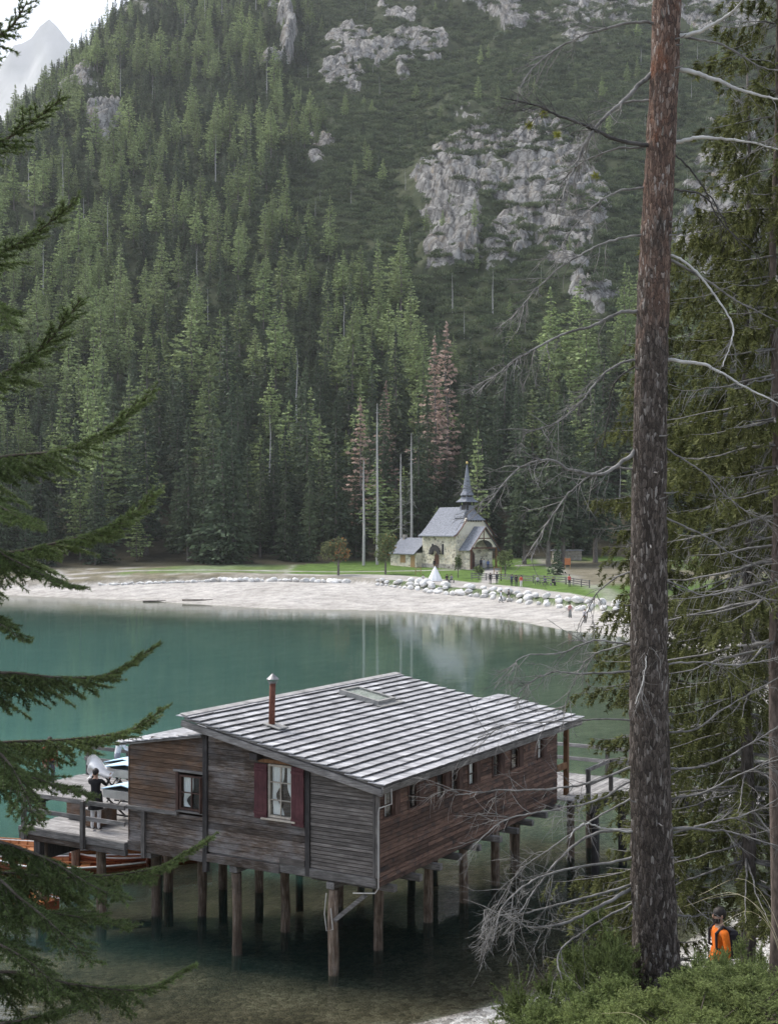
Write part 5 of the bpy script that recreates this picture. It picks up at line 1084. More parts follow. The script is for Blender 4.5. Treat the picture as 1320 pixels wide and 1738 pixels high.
# boulders along the two shore walls
def boulder(seed):
    rs_ = np.random.RandomState(seed); import bmesh; bm = bmesh.new(); bmesh.ops.create_icosphere(bm, subdivisions=2, radius=1.0)
    f = [(rs_.normal(0, 1, 3), rs_.uniform(.62, .9)) for _ in range(9)]
    for v in bm.verts:
        p = np.array(v.co)
        for n_, d_ in f:
            n_ = n_ / np.linalg.norm(n_); q = p @ n_
            if q > d_: p = p - n_ * (q - d_) * .85
        v.co = p * [1.15, .85, .72]
    me = bpy.data.meshes.new('boulder'); bm.to_mesh(me); bm.free(); me.materials.append(M['boulder']); return me
M['boulder'] = simple('pale_limestone', (.52, .51, .49), (.74, .73, .71), 1.6, .9, .5, .08, tone=(.8, 1.1)); BM_ = [boulder(i) for i in range(6)]
rb = random.Random(3); nb = 0
def boulders(x0, x1, layers, s0, label, group):
    x = x0
    while x < x1:
        for L_ in range(layers):
            if L_ and rb.random() < .25: continue
            s_ = s0 * rb.uniform(.65, 1.25); X = x + rb.uniform(-.2, .2) * s0; Y = float(np.interp(X, BX, BY)) + .2 + L_ * .75 + rb.uniform(-.25, .25)
            X, Y = X * S, Y * S; o = link('boulder', BM_[rb.randrange(6)]); o.location = (X, Y, gz(X, Y) + s_ * .28 + L_ * .12); o.scale = (s_ * rb.uniform(.8, 1.25), s_, s_ * rb.uniform(.8, 1.1)); o.rotation_euler = (rb.uniform(-.3, .3), rb.uniform(-.3, .3), rb.uniform(0, 6.28)); tag(o, label, 'boulder', group)
        x += s0 * 1.35
boulders(-27, -6, 1, .62, 'pale limestone boulder in the single row along the left beach', 'boulders along the left beach')
boulders(-44, -27, 1, .36, 'small pale stone in the low wall at the far left beach', 'small stones of the far left wall')
boulders(-1.6, 3.0, 2, .45, 'pale boulder at the low left end of the wall below the chapel', 'boulders below the chapel')
boulders(3.0, 25.5, 3, .68, 'large pale boulder piled in the wall on the beach below the promenade', 'boulders piled below the promenade')
for (x_, y_, L_, a_, lb) in ((262, 1022, 3.4, .1, 'grey driftwood log lying at the waterline of the left beach'), (335, 1020, 4.6, -.15, 'longer dark driftwood log on the left beach')):
    q = hit(x_, y_); e = tag(empty('driftwood', (q.x, q.y, q.z), a_), lb, 'driftwood'); MB().tube([(-L_ / 2, 0, .1), (-L_ * .1, .06, .13), (L_ * .25, -.02, .14), (L_ / 2, .1, .22)], [.13, .12, .09, .04], 8).build('log', M['bark'], e, True); MB().tube([(L_ * .1, 0, .13), (L_ * .2, -.3, .35)], [.05, .02], 5).build('branch_stub', M['bark'], e)
# broadleaf and young trees on the lawn
M['leaf'] = foliage('green_leaves', (.105, .135, .055), (.13, .16, .065), (.9, 1.1)); M['leaf_rust'] = foliage('rusting_leaves', (.13, .145, .065), (.15, .16, .07), (.9, 1.1))
def broadleaf(loc, h, r, mat, label, name='broadleaf_tree', seed=1, n=1700, low=.22, rust=0.0, cl=.34):
    rs_ = np.random.RandomState(seed); e = tag(empty(name, loc), label, 'tree'); b = MB(); b.tube([(0, 0, -.3), (.03, 0, h * .3), (0, .05, h * .75)], [r * .06 + .04, r * .045 + .03, .02], 7)
    for i in range(12): a = rs_.uniform(0, 6.28); z0 = h * rs_.uniform(low, .6); L = r * rs_.uniform(.6, .95); b.tube([(0, 0, z0), (math.cos(a) * L * .5, math.sin(a) * L * .5, z0 + L * .4), (math.cos(a) * L, math.sin(a) * L, z0 + L * .6)], [.05, .03, .012], 4, cap=False)
    b.build('trunk', M['bark'], e); cz = h * (low + 1) / 2; hz_ = h * (1 - low) / 2
    lob = rs_.normal(0, 1, (26, 3)); lob /= np.linalg.norm(lob, axis=1, keepdims=True); lob *= rs_.uniform(.35, .8, (26, 1)); k = rs_.randint(0, 26, n); u = rs_.normal(0, 1, (n, 3)); u /= np.linalg.norm(u, axis=1, keepdims=True)
    c = lob[k] + u * .30 * rs_.uniform(.6, 1.15, (n, 1)); c = c * [r, r, hz_] + [0, 0, cz]; L = cl * rs_.uniform(.6, 1.3, n); V, Fq = kites(c, u + rs_.normal(0, .6, (n, 3)) - [0, 0, .3], rs_.normal(0, 1, (n, 3)), L, L * .7)
    sh_ = np.repeat(rs_.uniform(.65, 1.35, n), 4); tc = np.stack([sh_, sh_, sh_], 1)
    if rust: w__ = np.repeat((rs_.rand(n) < rust * np.clip(c[:, 0] / r + .6, 0, 1.4)), 4); tc = np.where(w__[:, None], tc * [2.4, 1.0, .8], tc)
    link('crown', npmesh('crown', V, Fq, mat, False, tc), e); return e
broadleaf(gpt(574, 207), 6.4, 3.0, M['leaf_rust'], 'round rusting broadleaf tree on the grass left of the chapel', seed=2, rust=.35)
broadleaf(gpt(654, 209), 8.0, 2.4, M['leaf'], 'leafy tree standing in front of the chapel annex', seed=3, rust=.1)
broadleaf(hit(857, 978), 4.4, 1.5, M['leaf'], 'young leafy tree tied to stakes right of the chapel', 'young_tree', 4, 700, .3); broadleaf(hit(777, 981), 3.6, .8, M['leaf'], 'thin young tree before the chapel door path', 'young_tree', 5, 260, .3); broadleaf(hit(812, 984), 2.4, .9, M['leaf'], 'low young tree by the promenade fence', 'young_tree', 6, 240, .25)
mk('youngspruce', 'spruce', M['spruce'], 91, 6.2, 1.7, clump=.34, bare=.06, lev=.32, stubs=0, fill=5); mk('shorespruce', 'spruce', M['spruce'], 92, 8.5, 3.0, clump=.45, bare=.02, lev=.4, stubs=0, fill=4)
def one(n, px_, py_, s, lb, nm='spruce_tree'): q = hit(px_, py_); place_tree(n, q.x, q.y, q.z - .1, s, px_, lb, 'spruce tree', None, nm)
one('youngspruce', 946, 976, .95, 'small dense young spruce on the lawn by the orange board'); one('shorespruce', 505, 953, 1.0, 'low broad spruce at the grass edge left of the round tree'); one('shorespruce', 395, 952, .7, 'low dark spruce at the forest edge above the left grass')
for (x_, y_, s, lb) in ((930, 962, 1.05, 'tall dark spruce with bare lower trunk right of the chapel'), (955, 958, 1.12, 'tall dark spruce behind the young spruce'), (890, 958, .95, 'tall spruce between the chapel and the young spruce'), (1010, 955, 1.1, 'tall dark spruce at the right end of the lawn')): one('spruce3', x_, y_, s, lb)
# lawn furniture, tipi, fence
q = hit(738, 986); e = tag(empty('tipi', q), 'white conical tipi tent on the promenade before the chapel', 'tent'); b = MB(); b.lathe([(1.15, 0), (.98, .5), (.45, 1.55), (.10, 2.15), (.06, 2.25)], 9); b.build('canvas', M['white_sheet'], e)
for a in range(4): MB().tube([(.12 * math.cos(a * 1.57), .12 * math.sin(a * 1.57), 2.0), (-.12 * math.cos(a * 1.57), -.12 * math.sin(a * 1.57), 2.5)], .02, 5).build('pole', M['ochre'], e)
def fence(pts, label, h=1.1):
    e = tag(empty('rail_fence', (0, 0, 0)), label, 'fence'); W_ = [hit(*p) for p in pts]
    for a, c_ in zip(W_[:-1], W_[1:]):
        k = max(1, int((c_ - a).length / 2.2))
        for i in range(k + 1): p = a.lerp(c_, i / k); p.z = gz(p.x, p.y); MB().box((p.x - .07, p.y - .07, p.z - .2), (p.x + .07, p.y + .07, p.z + h)).build('post', M['beam'], e)
        for z_ in (.35, .65, .95): MB().bar((a.x, a.y - .1, gz(a.x, a.y) + z_), (c_.x, c_.y - .1, gz(c_.x, c_.y) + z_), .05, .14).build('rail', M['beam'], e)
fence([(800, 984), (850, 986), (905, 990)], 'grey rail fence along the promenade below the chapel lawn'); fence([(905, 988), (960, 992), (1000, 998)], 'grey rail fence at the right end of the promenade')
for (a, c_, y_, lb) in ((705, 714, 976, 'pale stake frame on the lawn left of the tipi'), (838, 850, 976, 'yellow stake frame round the young tree right of the chapel')):
    e = tag(empty('stake_frame', (0, 0, 0)), lb, 'stakes'); A_ = hit(a, y_); B_ = hit(c_, y_)
    for p in (A_, B_): MB().box((p.x - .05, p.y - .05, p.z - .1), (p.x + .05, p.y + .05, p.z + 1.3)).build('stake', M['ochre'], e)
    for z_ in (.6, 1.15): MB().bar((A_.x, A_.y - .08, A_.z + z_), (B_.x, B_.y - .08, B_.z + z_), .05, .07).build('rail', M['ochre'], e)
q = hit(963, 966); e = tag(empty('notice_board', q), 'orange notice board beside the young spruce', 'notice board'); MB().box((-.5, -.06, .7), (.5, .02, 1.8), ch=.02).build('panel', simple('orange_panel', (.42, .15, .06), (.48, .18, .07), 3, .6, 0), e)
for s in (-.42, .42): MB().box((s - .05, .02, -.2), (s + .05, .12, 2.05)).build('post', M['ochre'], e)
q = hit(963, 951); e = tag(empty('low_shed', q), 'low grey shed under the trees right of the lawn', 'shed'); MB().box((-2.6, 0, -.3), (2.6, 2.2, 1.7)).build('wall', M['plinth'], e); MB().box((-2.9, -.3, 1.7), (2.9, 2.5, 1.86), ch=.03).build('roof', M['chapel_roof'], e)
# people along the far shore
FAR = [(850, 1024, 'walk', (.72, .72, .74), (.16, .16, .17), 'person in white top and grey shorts walking on the beach', 80), (863, 1022, 'walk', (.015, .015, .018), (.45, .42, .38), 'person in black jacket walking on the beach beside the one in white', 80), (967, 1049, 'stand', (.45, .22, .20), (.22, .22, .21), 'person in reddish top and long grey skirt on the right beach', 20), (992, 1058, 'stand', (.62, .58, .60), (.02, .02, .022), 'person in pale top and black trousers at the waterline', 30),
       (884, 997, 'stand', (.55, .09, .06), (.66, .64, .62), 'person in red jacket and white trousers on the promenade', 200), (876, 996, 'stand', (.03, .02, .03), (.05, .05, .06), 'person in dark coat left of the one in red jacket', 190), (868, 995, 'lean', (.04, .05, .09), (.03, .03, .04), 'person in navy bending forward on the promenade', 150), (832, 992, 'stand', (.02, .02, .022), (.03, .03, .03), 'person in black leaning at the promenade fence', 170), (843, 991, 'stand', (.05, .055, .06), (.04, .04, .05), 'person in charcoal by the fence left of the young tree', 210),
       (758, 989, 'sit', (.02, .02, .025), (.03, .03, .04), 'person in black seated right of the tipi', 10), (766, 989, 'sit', (.25, .25, .27), (.08, .08, .1), 'person in grey seated farther right of the tipi', -20), (718, 989, 'sit', (.6, .58, .55), (.04, .04, .05), 'person in white seated left of the tipi', 20), (816, 965, 'stand', (.05, .06, .09), (.03, .03, .04), 'person in dark blue at the chapel porch', 190), (821, 965, 'stand', (.6, .6, .62), (.5, .5, .52), 'person in white at the chapel porch', 170), (828, 967, 'stand', (.05, .10, .26), (.03, .04, .08), 'person in bright blue jacket before the porch', 180), (783, 963, 'stand', (.50, .12, .10), (.10, .10, .12), 'person in red top at the corner of the chapel', 90),
       (737, 966, 'stand', (.012, .012, .014), (.015, .015, .018), 'person in black before the side door of the chapel', 170), (887, 958, 'stand', (.14, .15, .17), (.10, .10, .12), 'person in grey on the path under the tall spruces', 120), (938, 994, 'sit', (.05, .05, .06), (.03, .03, .04), 'person in black seated near the right promenade fence', 30), (925, 993, 'sit', (.20, .21, .24), (.05, .05, .06), 'person in slate grey seated at the promenade fence', 0), (966, 996, 'stand', (.50, .10, .10), (.04, .04, .05), 'person in crimson top at the right end of the promenade', 140), (912, 992, 'sit', (.55, .55, .56), (.08, .08, .1), 'person in white seated left of the slate grey sitter', 0)]
for (x_, y_, ps, a, c_, lb, rz_) in FAR:
    q = hit(x_, y_); skirt = (.22, .22, .21) if 'skirt' in lb else None; person((q.x, q.y, q.z), R(rz_), ps, a, c_, lb, 1.72 if y_ < 1050 else 1.6, 'visitors on the far shore', skirt=skirt)
    if ps == 'sit':
        bq = tag(empty('bench', (q.x, q.y, q.z), R(rz_)), 'low wooden seat under the ' + lb, 'bench'); MB().box((-.45, -.2, .36), (.45, .2, .41)).build('seat', M['beam'], bq)
        for s in (-.35, .35): MB().box((s - .05, -.16, -.1), (s + .05, .16, .36)).build('leg', M['beam'], bq)
# ------------------------------------------------------------------ foreground: pine, spruces, junipers, person in orange
def crom(pts, n):
    """smooth curve through points"""
    pts = np.array(pts, float); P_ = np.vstack([2 * pts[0] - pts[1], pts, 2 * pts[-1] - pts[-2]]); out = []; k = len(pts) - 1
    for u in np.linspace(0, k, n):
        i = min(int(u), k - 1); t_ = u - i; a, b_, c_, d_ = P_[i:i + 4]
        out.append(.5 * ((2 * b_) + (-a + c_) * t_ + (2 * a - 5 * b_ + 4 * c_ - d_) * t_ ** 2 + (-a + 3 * b_ - 3 * c_ + d_) * t_ ** 3))
    return np.array(out)
class Twigs:
    """many thin tapering tubes, made in one go"""
    def __init__(s, n=3): s.V = []; s.F = []; s.c = 0; s.n = n
    def add(s, pts, r0, r1):
        pts = np.asarray(pts, float); k = len(pts); n = s.n; d = np.gradient(pts, axis=0); d /= (np.linalg.norm(d, axis=1, keepdims=True) + 1e-9)
        ref = np.array([.37, .21, .9]) if abs(d[0, 2]) < .85 else np.array([.9, .3, .1]); a = np.cross(d, ref); a /= (np.linalg.norm(a, axis=1, keepdims=True) + 1e-9); b_ = np.cross(a, d)
        th_ = np.arange(n) * 2 * math.pi / n; rr = np.linspace(r0, r1, k)[:, None, None]
        s.V.append((pts[:, None] + (a[:, None] * np.cos(th_)[None, :, None] + b_[:, None] * np.sin(th_)[None, :, None]) * rr).reshape(-1, 3))
        i = (np.arange(k - 1)[:, None] * n + np.arange(n)[None]); j = (np.arange(k - 1)[:, None] * n + (np.arange(n)[None] + 1) % n)
        s.F.append(np.stack([i, j, j + n, i + n], -1).reshape(-1, 4) + s.c); s.c += k * n
    def build(s, name, mat, parent):
        return link(name, npmesh(name, np.concatenate(s.V), np.concatenate(s.F), mat, True), parent)
# ---- bark of the pine: plates, grey and rough below, orange where it flakes higher up
m, t, b = newmat('pine_bark'); v = coords(t, (1, 1, .30), rnd=False); vo = N(t, 'TexVoronoi'); vo.inputs['Scale'].default_value = 44; nz = noise(t, v, 9, 5, .6); va = N(t, 'VectorMath', operation='ADD'); sc_ = N(t, 'VectorMath', operation='SCALE'); cmb = N(t, 'CombineXYZ')
for i in range(3): t.links.new(nz, cmb.inputs[i])
t.links.new(cmb.outputs[0], sc_.inputs[0]); sc_.inputs['Scale'].default_value = .09; t.links.new(v, va.inputs[0]); t.links.new(sc_.outputs[0], va.inputs[1]); t.links.new(va.outputs[0], vo.inputs['Vector'])
sp = N(t, 'SeparateColor'); t.links.new(vo.outputs['Color'], sp.inputs[0]); tc = N(t, 'TexCoord'); sz_ = N(t, 'SeparateXYZ'); t.links.new(tc.outputs['Object'], sz_.inputs[0])
low = ramp(t, sp.outputs[0], [(0, (.045, .037, .031)), (.55, (.098, .080, .068)), (.9, (.15, .128, .112)), (.985, (.29, .265, .24))]); hi_ = ramp(t, sp.outputs[0], [(0, (.085, .062, .052)), (.5, (.155, .100, .076)), (.86, (.225, .155, .12)), (.98, (.33, .29, .26))])
big = noise(t, coords(t, (1, 1, .6), rnd=False), 2.6, 4, .7); mr = N(t, 'MapRange'); mr.inputs[1].default_value = 4.6; mr.inputs[2].default_value = 9.0; mr.inputs[3].default_value = -.34; mr.inputs[4].default_value = .28; t.links.new(sz_.outputs[2], mr.inputs[0]); ad = N(t, 'Math', operation='ADD'); t.links.new(big, ad.inputs[0]); t.links.new(mr.outputs[0], ad.inputs[1])
c = mixc(t, low, hi_, ramp(t, ad.outputs[0], [(.50, (0, 0, 0)), (.66, (1, 1, 1))])); c = mixc(t, c, (.27, .105, .052), ramp(t, ad.outputs[0], [(.82, (0, 0, 0)), (.98, (.7, .7, .7))]))
ve = N(t, 'TexVoronoi', feature='DISTANCE_TO_EDGE'); ve.inputs['Scale'].default_value = 44; t.links.new(va.outputs[0], ve.inputs['Vector']); crk = ramp(t, ve.outputs['Distance'], [(.0, (.35, .35, .35)), (.10, (1, 1, 1))]); c = mixc(t, c, crk, 1.0, 'MULTIPLY')
setc(t, b.inputs['Base Color'], c); b.inputs['Roughness'].default_value = .92; b.inputs['Specular IOR Level'].default_value = .2
ad2 = N(t, 'Math', operation='ADD'); t.links.new(ve.outputs['Distance'], ad2.inputs[0]); t.links.new(nz, ad2.inputs[1]); bump(t, b, ad2.outputs[0], .9, .03); M['pine_bark'] = m
M['dead_twig'] = simple('weathered_dead_twig', (.10, .095, .09), (.27, .26, .245), 7, .9, .3, .004); M['dead_pale'] = simple('bleached_branch', (.34, .33, .31), (.55, .54, .51), 6, .85, .3, .004); M['dead_dark'] = simple('dark_dead_branch', (.035, .032, .030), (.10, .095, .09), 6, .9, .4, .004)
PY = 13.0; rs = np.random.RandomState(21); pine = tag(empty('pine_tree', (P(1112, 1640, PY).x, PY, gz(2.7, PY) - .1)), 'tall pine with orange flaking upper trunk and bare grey dead branches', 'pine tree'); PO = np.array(pine.location)
cl_ = [(1136, -70), (1132, 0), (1124, 200), (1114, 380), (1108, 520), (1104, 680), (1101, 850), (1101, 1050), (1101, 1200), (1104, 1350), (1107, 1480), (1112, 1600), (1119, 1700), (1126, 1800)]; wd_ = [43, 46, 48, 51, 53, 55, 58, 61, 64, 67, 71, 76, 88, 104]
cp = crom([tuple(P(x_, y_, PY)) for x_, y_ in cl_], 170); wr_ = np.interp(np.linspace(0, len(cl_) - 1, 170), range(len(cl_)), wd_) / F * PY / 2; n = 40; th_ = np.arange(n) * 2 * math.pi / n
A_, T_ = np.meshgrid(np.arange(170), th_, indexing='ij'); zz = cp[:, 2][:, None] + 0 * T_; pl_ = fbm(T_ * 5.5 + 30, zz * 4.0, 501, 4); pl2 = vnoise(T_ * 11 + 40, zz * 9.0, 507); rr = wr_[:, None] * (1 + .10 * (pl_ - .5) + .15 * np.round(pl2 * 3) / 3 - .075)
V = np.stack([cp[:, 0][:, None] + rr * np.cos(T_), cp[:, 1][:, None] + rr * np.sin(T_), zz], -1).reshape(-1, 3) - PO; i = np.arange(169)[:, None] * n + np.arange(n)[None]; j = np.arange(169)[:, None] * n + (np.arange(n)[None] + 1) % n
tk = link('trunk', npmesh('trunk', V, np.stack([i, i + n, j + n, j], -1).reshape(-1, 4), M['pine_bark'], False), pine)
def grow(tw, p, d, L, r, lev, curl, rs_, droop=.5):
    """one dead twig and its own twigs, curling down"""
    k = max(4, int(L / .05)); pts = [p]; d = d / np.linalg.norm(d); st = L / k; bend = rs_.normal(0, 1, 3) * curl
    for q in range(k): d = d + bend * st + np.array([0, 0, -droop * st]) + rs_.normal(0, .09, 3); d /= np.linalg.norm(d); pts.append(pts[-1] + d * st)
    pts = np.array(pts); tw.add(pts, r, max(r * .35, .0012))
    if lev > 0:
        m_ = rs_.poisson(L * (7 if lev > 1 else 8))
        for q in range(m_):
            u = rs_.uniform(.18, 1) * (k - 1); i_ = int(u); t_ = pts[i_ + 1] - pts[i_]; t_ /= np.linalg.norm(t_); pr = rs_.normal(0, 1, 3); pr -= t_ * (pr @ t_); pr /= np.linalg.norm(pr)
            grow(tw, pts[i_], t_ * .75 + pr * .75 + np.array([0, 0, -.15]), L * rs_.uniform(.18, .5) * (1.1 - .5 * u / k) + .04, max(r * .55, .0014), lev - 1, curl * 1.3, rs_, droop * 1.1)
def dead(px_, dz, r0, mat, twig=8.0, lev=2, tl=.42, droop=.5, start=.2, tr_=.0050, curl=1.2):
    """main limb traced from its foot on the trunk; dz: how far it comes towards the camera (-) or goes away"""
    pts = [tuple(P(x_, y_, PY + dz * (i / (len(px_) - 1)) ** 1.2)) for i, (x_, y_) in enumerate(px_)]; c_ = crom(pts, 12 * len(px_)); c_ = c_ + np.cumsum(rs.normal(0, .0035, c_.shape), axis=0); L = np.linalg.norm(np.diff(c_, axis=0), axis=1).sum()
    mn = Twigs(7); mn.add(c_ - PO, r0, max(.0045, r0 * .25)); br = mn.build('branch', M[mat], pine); tw = Twigs(3); k = len(c_)
    for q in range(int(L * twig)):
        u = rs.uniform(start, 1) ** .8 * (k - 2); i_ = int(u); t_ = c_[i_ + 1] - c_[i_]; t_ /= np.linalg.norm(t_); pr = rs.normal(0, 1, 3); pr -= t_ * (pr @ t_); pr /= np.linalg.norm(pr)
        grow(tw, c_[i_] - PO, t_ * .9 + pr * .7, tl * rs.uniform(.35, 1.2), tr_, lev, curl, rs, droop)
    if tw.V: tag(tw.build('twigs', M['dead_twig' if mat != 'dead_dark' else 'dead_dark'], br), kind='stuff')
LB = [([(1112, 38), (1060, 40), (990, 65), (930, 95), (890, 140), (878, 185)], -.5, .016, 'dead_twig'), ([(1108, 124), (1080, 150), (1062, 172), (1030, 203), (1003, 240), (975, 290), (955, 340)], -.6, .026, 'dead_twig'), ([(1108, 168), (1060, 172), (1015, 210), (985, 258), (970, 318)], .4, .014, 'dead_twig'),
      ([(1120, 247), (1060, 236), (1010, 216), (960, 197), (920, 178), (852, 165)], -.9, .024, 'dead_dark'), ([(1104, 246), (1040, 250), (985, 272), (950, 305), (934, 352)], .5, .012, 'dead_twig'), ([(1100, 315), (1050, 325), (1010, 350), (970, 395), (945, 436)], -.4, .013, 'dead_twig'), ([(1098, 398), (1050, 403), (1000, 425), (940, 460), (900, 500), (868, 542)], -.5, .013, 'dead_twig'),
      ([(1090, 527), (1055, 529), (1010, 548), (960, 560), (905, 588), (850, 620), (800, 662)], -.6, .020, 'dead_twig'), ([(1090, 610), (1050, 620), (1010, 650), (970, 690), (930, 715), (882, 733)], -.4, .014, 'dead_twig'), ([(1088, 616), (1045, 650), (1036, 700), (1022, 782)], .6, .009, 'dead_dark'), ([(1092, 745), (1062, 775), (1022, 804), (972, 800), (930, 780), (872, 800), (832, 850)], -.7, .024, 'dead_twig'),
      ([(1085, 800), (1040, 795), (1000, 812), (960, 850), (925, 905), (905, 950)], -.4, .012, 'dead_twig'), ([(1083, 965), (1040, 985), (1005, 1015), (990, 1060)], .4, .010, 'dead_twig'), ([(1080, 1098), (1010, 1086), (950, 1108), (880, 1114), (855, 1148)], -.5, .011, 'dead_twig'), ([(1080, 1138), (1000, 1142), (930, 1140), (888, 1165), (875, 1200)], -.6, .012, 'dead_twig'), ([(1080, 1088), (1012, 1112), (980, 1152), (955, 1210)], .4, .010, 'dead_twig'),
      ([(1078, 1222), (980, 1222), (870, 1228), (808, 1244)], -.8, .010, 'dead_twig'), ([(1078, 1300), (1000, 1328), (922, 1342), (842, 1345), (770, 1352)], -.8, .014, 'dead_twig'), ([(1078, 1322), (1000, 1362), (920, 1378), (850, 1398), (800, 1440)], -.9, .012, 'dead_twig'), ([(1078, 1408), (1005, 1416), (940, 1462), (885, 1530), (842, 1590)], -.5, .019, 'dead_twig'), ([(1080, 1412), (1020, 1404), (990, 1395), (960, 1420)], -.9, .012, 'dead_pale'),
      ([(1080, 1455), (1000, 1470), (920, 1490), (860, 1540), (838, 1600)], -1.0, .015, 'dead_twig'), ([(1080, 1505), (1022, 1540), (962, 1570), (900, 1578), (852, 1560)], -.7, .021, 'dead_twig'), ([(1080, 1500), (985, 1528), (905, 1552), (838, 1566), (818, 1600)], -.9, .013, 'dead_twig'), ([(1080, 1530), (1000, 1575), (950, 1620), (960, 1680), (1000, 1735)], -1.2, .012, 'dead_twig'), ([(1078, 1350), (1010, 1395), (940, 1440), (880, 1480), (835, 1550)], .4, .010, 'dead_twig')]
for k, (p_, dz, r0, mt) in enumerate(LB): dead(p_, dz, r0, mt, 7.0 if k >= 16 else 10.5, 2, .62 if k >= 16 else .46, .55 if k >= 16 else .7, .2, .0040 if k >= 16 else .0052)
RB = [([(1140, 62), (1190, 55), (1240, 30), (1262, -5)], -.5, .026, 'dead_pale'), ([(1158, 62), (1220, 75), (1280, 110), (1340, 128)], .3, .014, 'dead_twig'), ([(1150, 118), (1210, 130), (1280, 155), (1350, 172)], -.4, .026, 'dead_pale'), ([(1146, 241), (1200, 236), (1260, 245), (1350, 260)], -.3, .022, 'dead_pale'), ([(1144, 262), (1185, 310), (1210, 350), (1232, 392), (1268, 432)], .5, .010, 'dead_dark'), ([(1140, 320), (1195, 335), (1230, 385), (1295, 445)], .4, .012, 'dead_dark'),
      ([(1118, 433), (1150, 440), (1195, 480), (1235, 545), (1238, 582), (1224, 622)], -.7, .015, 'dead_pale'), ([(1130, 440), (1190, 470), (1250, 510), (1345, 562)], .3, .016, 'dead_twig'), ([(1128, 611), (1190, 620), (1250, 650), (1350, 700)], -.4, .021, 'dead_pale'), ([(1126, 878), (1190, 910), (1260, 955), (1340, 985)], .3, .012, 'dead_twig'), ([(1128, 1130), (1180, 1125), (1250, 1128), (1345, 1108)], .4, .011, 'dead_twig'), ([(1128, 1245), (1180, 1240), (1230, 1205), (1340, 1140)], -.5, .013, 'dead_twig'), ([(1128, 1305), (1200, 1300), (1270, 1265), (1345, 1222)], -.4, .014, 'dead_twig'),
      ([(1128, 1357), (1200, 1345), (1260, 1310), (1345, 1275)], .2, .013, 'dead_twig'), ([(1128, 1408), (1200, 1410), (1260, 1420), (1350, 1445)], -.3, .017, 'dead_twig'), ([(1130, 1416), (1210, 1400), (1280, 1385), (1350, 1350)], .3, .013, 'dead_twig'), ([(1134, 1548), (1175, 1556), (1204, 1553)], -.3, .012, 'dead_twig'), ([(1092, 1012), (1100, 1068), (1093, 1128), (1078, 1185)], -.35, .009, 'dead_pale'), ([(1130, 985), (1200, 1010), (1260, 1000), (1330, 1020)], .3, .010, 'dead_twig'), ([(1130, 760), (1190, 800), (1250, 860), (1330, 900)], .4, .010, 'dead_twig')]
for k, (p_, dz, r0, mt) in enumerate(RB): dead(p_, dz, r0, mt, 6.0 if k < 9 else 8.5, 2, .36 if k < 9 else .45, .8, .25, .0046)
# short broken stubs on the trunk
for k in range(40):
    y_ = rs.uniform(30, 1500); x_ = np.interp(y_, [q[1] for q in cl_], [q[0] for q in cl_]); a = rs.uniform(0, 6.28); p0 = np.array(P(x_, y_, PY)); d_ = np.array([math.cos(a), math.sin(a) - .3, rs.uniform(-.3, .3)]); r_ = np.interp(y_, [q[1] for q in cl_], wd_) / F * PY / 2; s_ = Twigs(5); L = rs.uniform(.03, .12); s_.add([p0 + d_ * r_ * .8 - PO, p0 + d_ * (r_ + L * .6) - PO, p0 + d_ * (r_ + L) + [0, 0, .02] - PO], .010, .004); s_.build('stub', M['dead_twig'], pine)
# tufts of living needles on the dark limb
M['pine_needle'] = foliage('pine_needles', (.22, .24, .04), (.28, .29, .06), (.9, 1.1)); 
for (x_, y_) in ((922, 191), (898, 212), (945, 228), (1010, 298)):
    n_ = 150; u = rs.normal(0, 1, (n_, 3)); u /= np.linalg.norm(u, axis=1, keepdims=True); L = rs.uniform(.04, .075, n_); V, Fq = kites(np.array(P(x_, y_, PY - .5)) + u * L[:, None] * .5 - PO, u, rs.normal(0, 1, (n_, 3)), L, np.full(n_, .005)); link('needle_tuft', npmesh('needle_tuft', V, Fq, M['pine_needle'], False, np.repeat(rs.uniform(.7, 1.3, n_), 4)), pine)

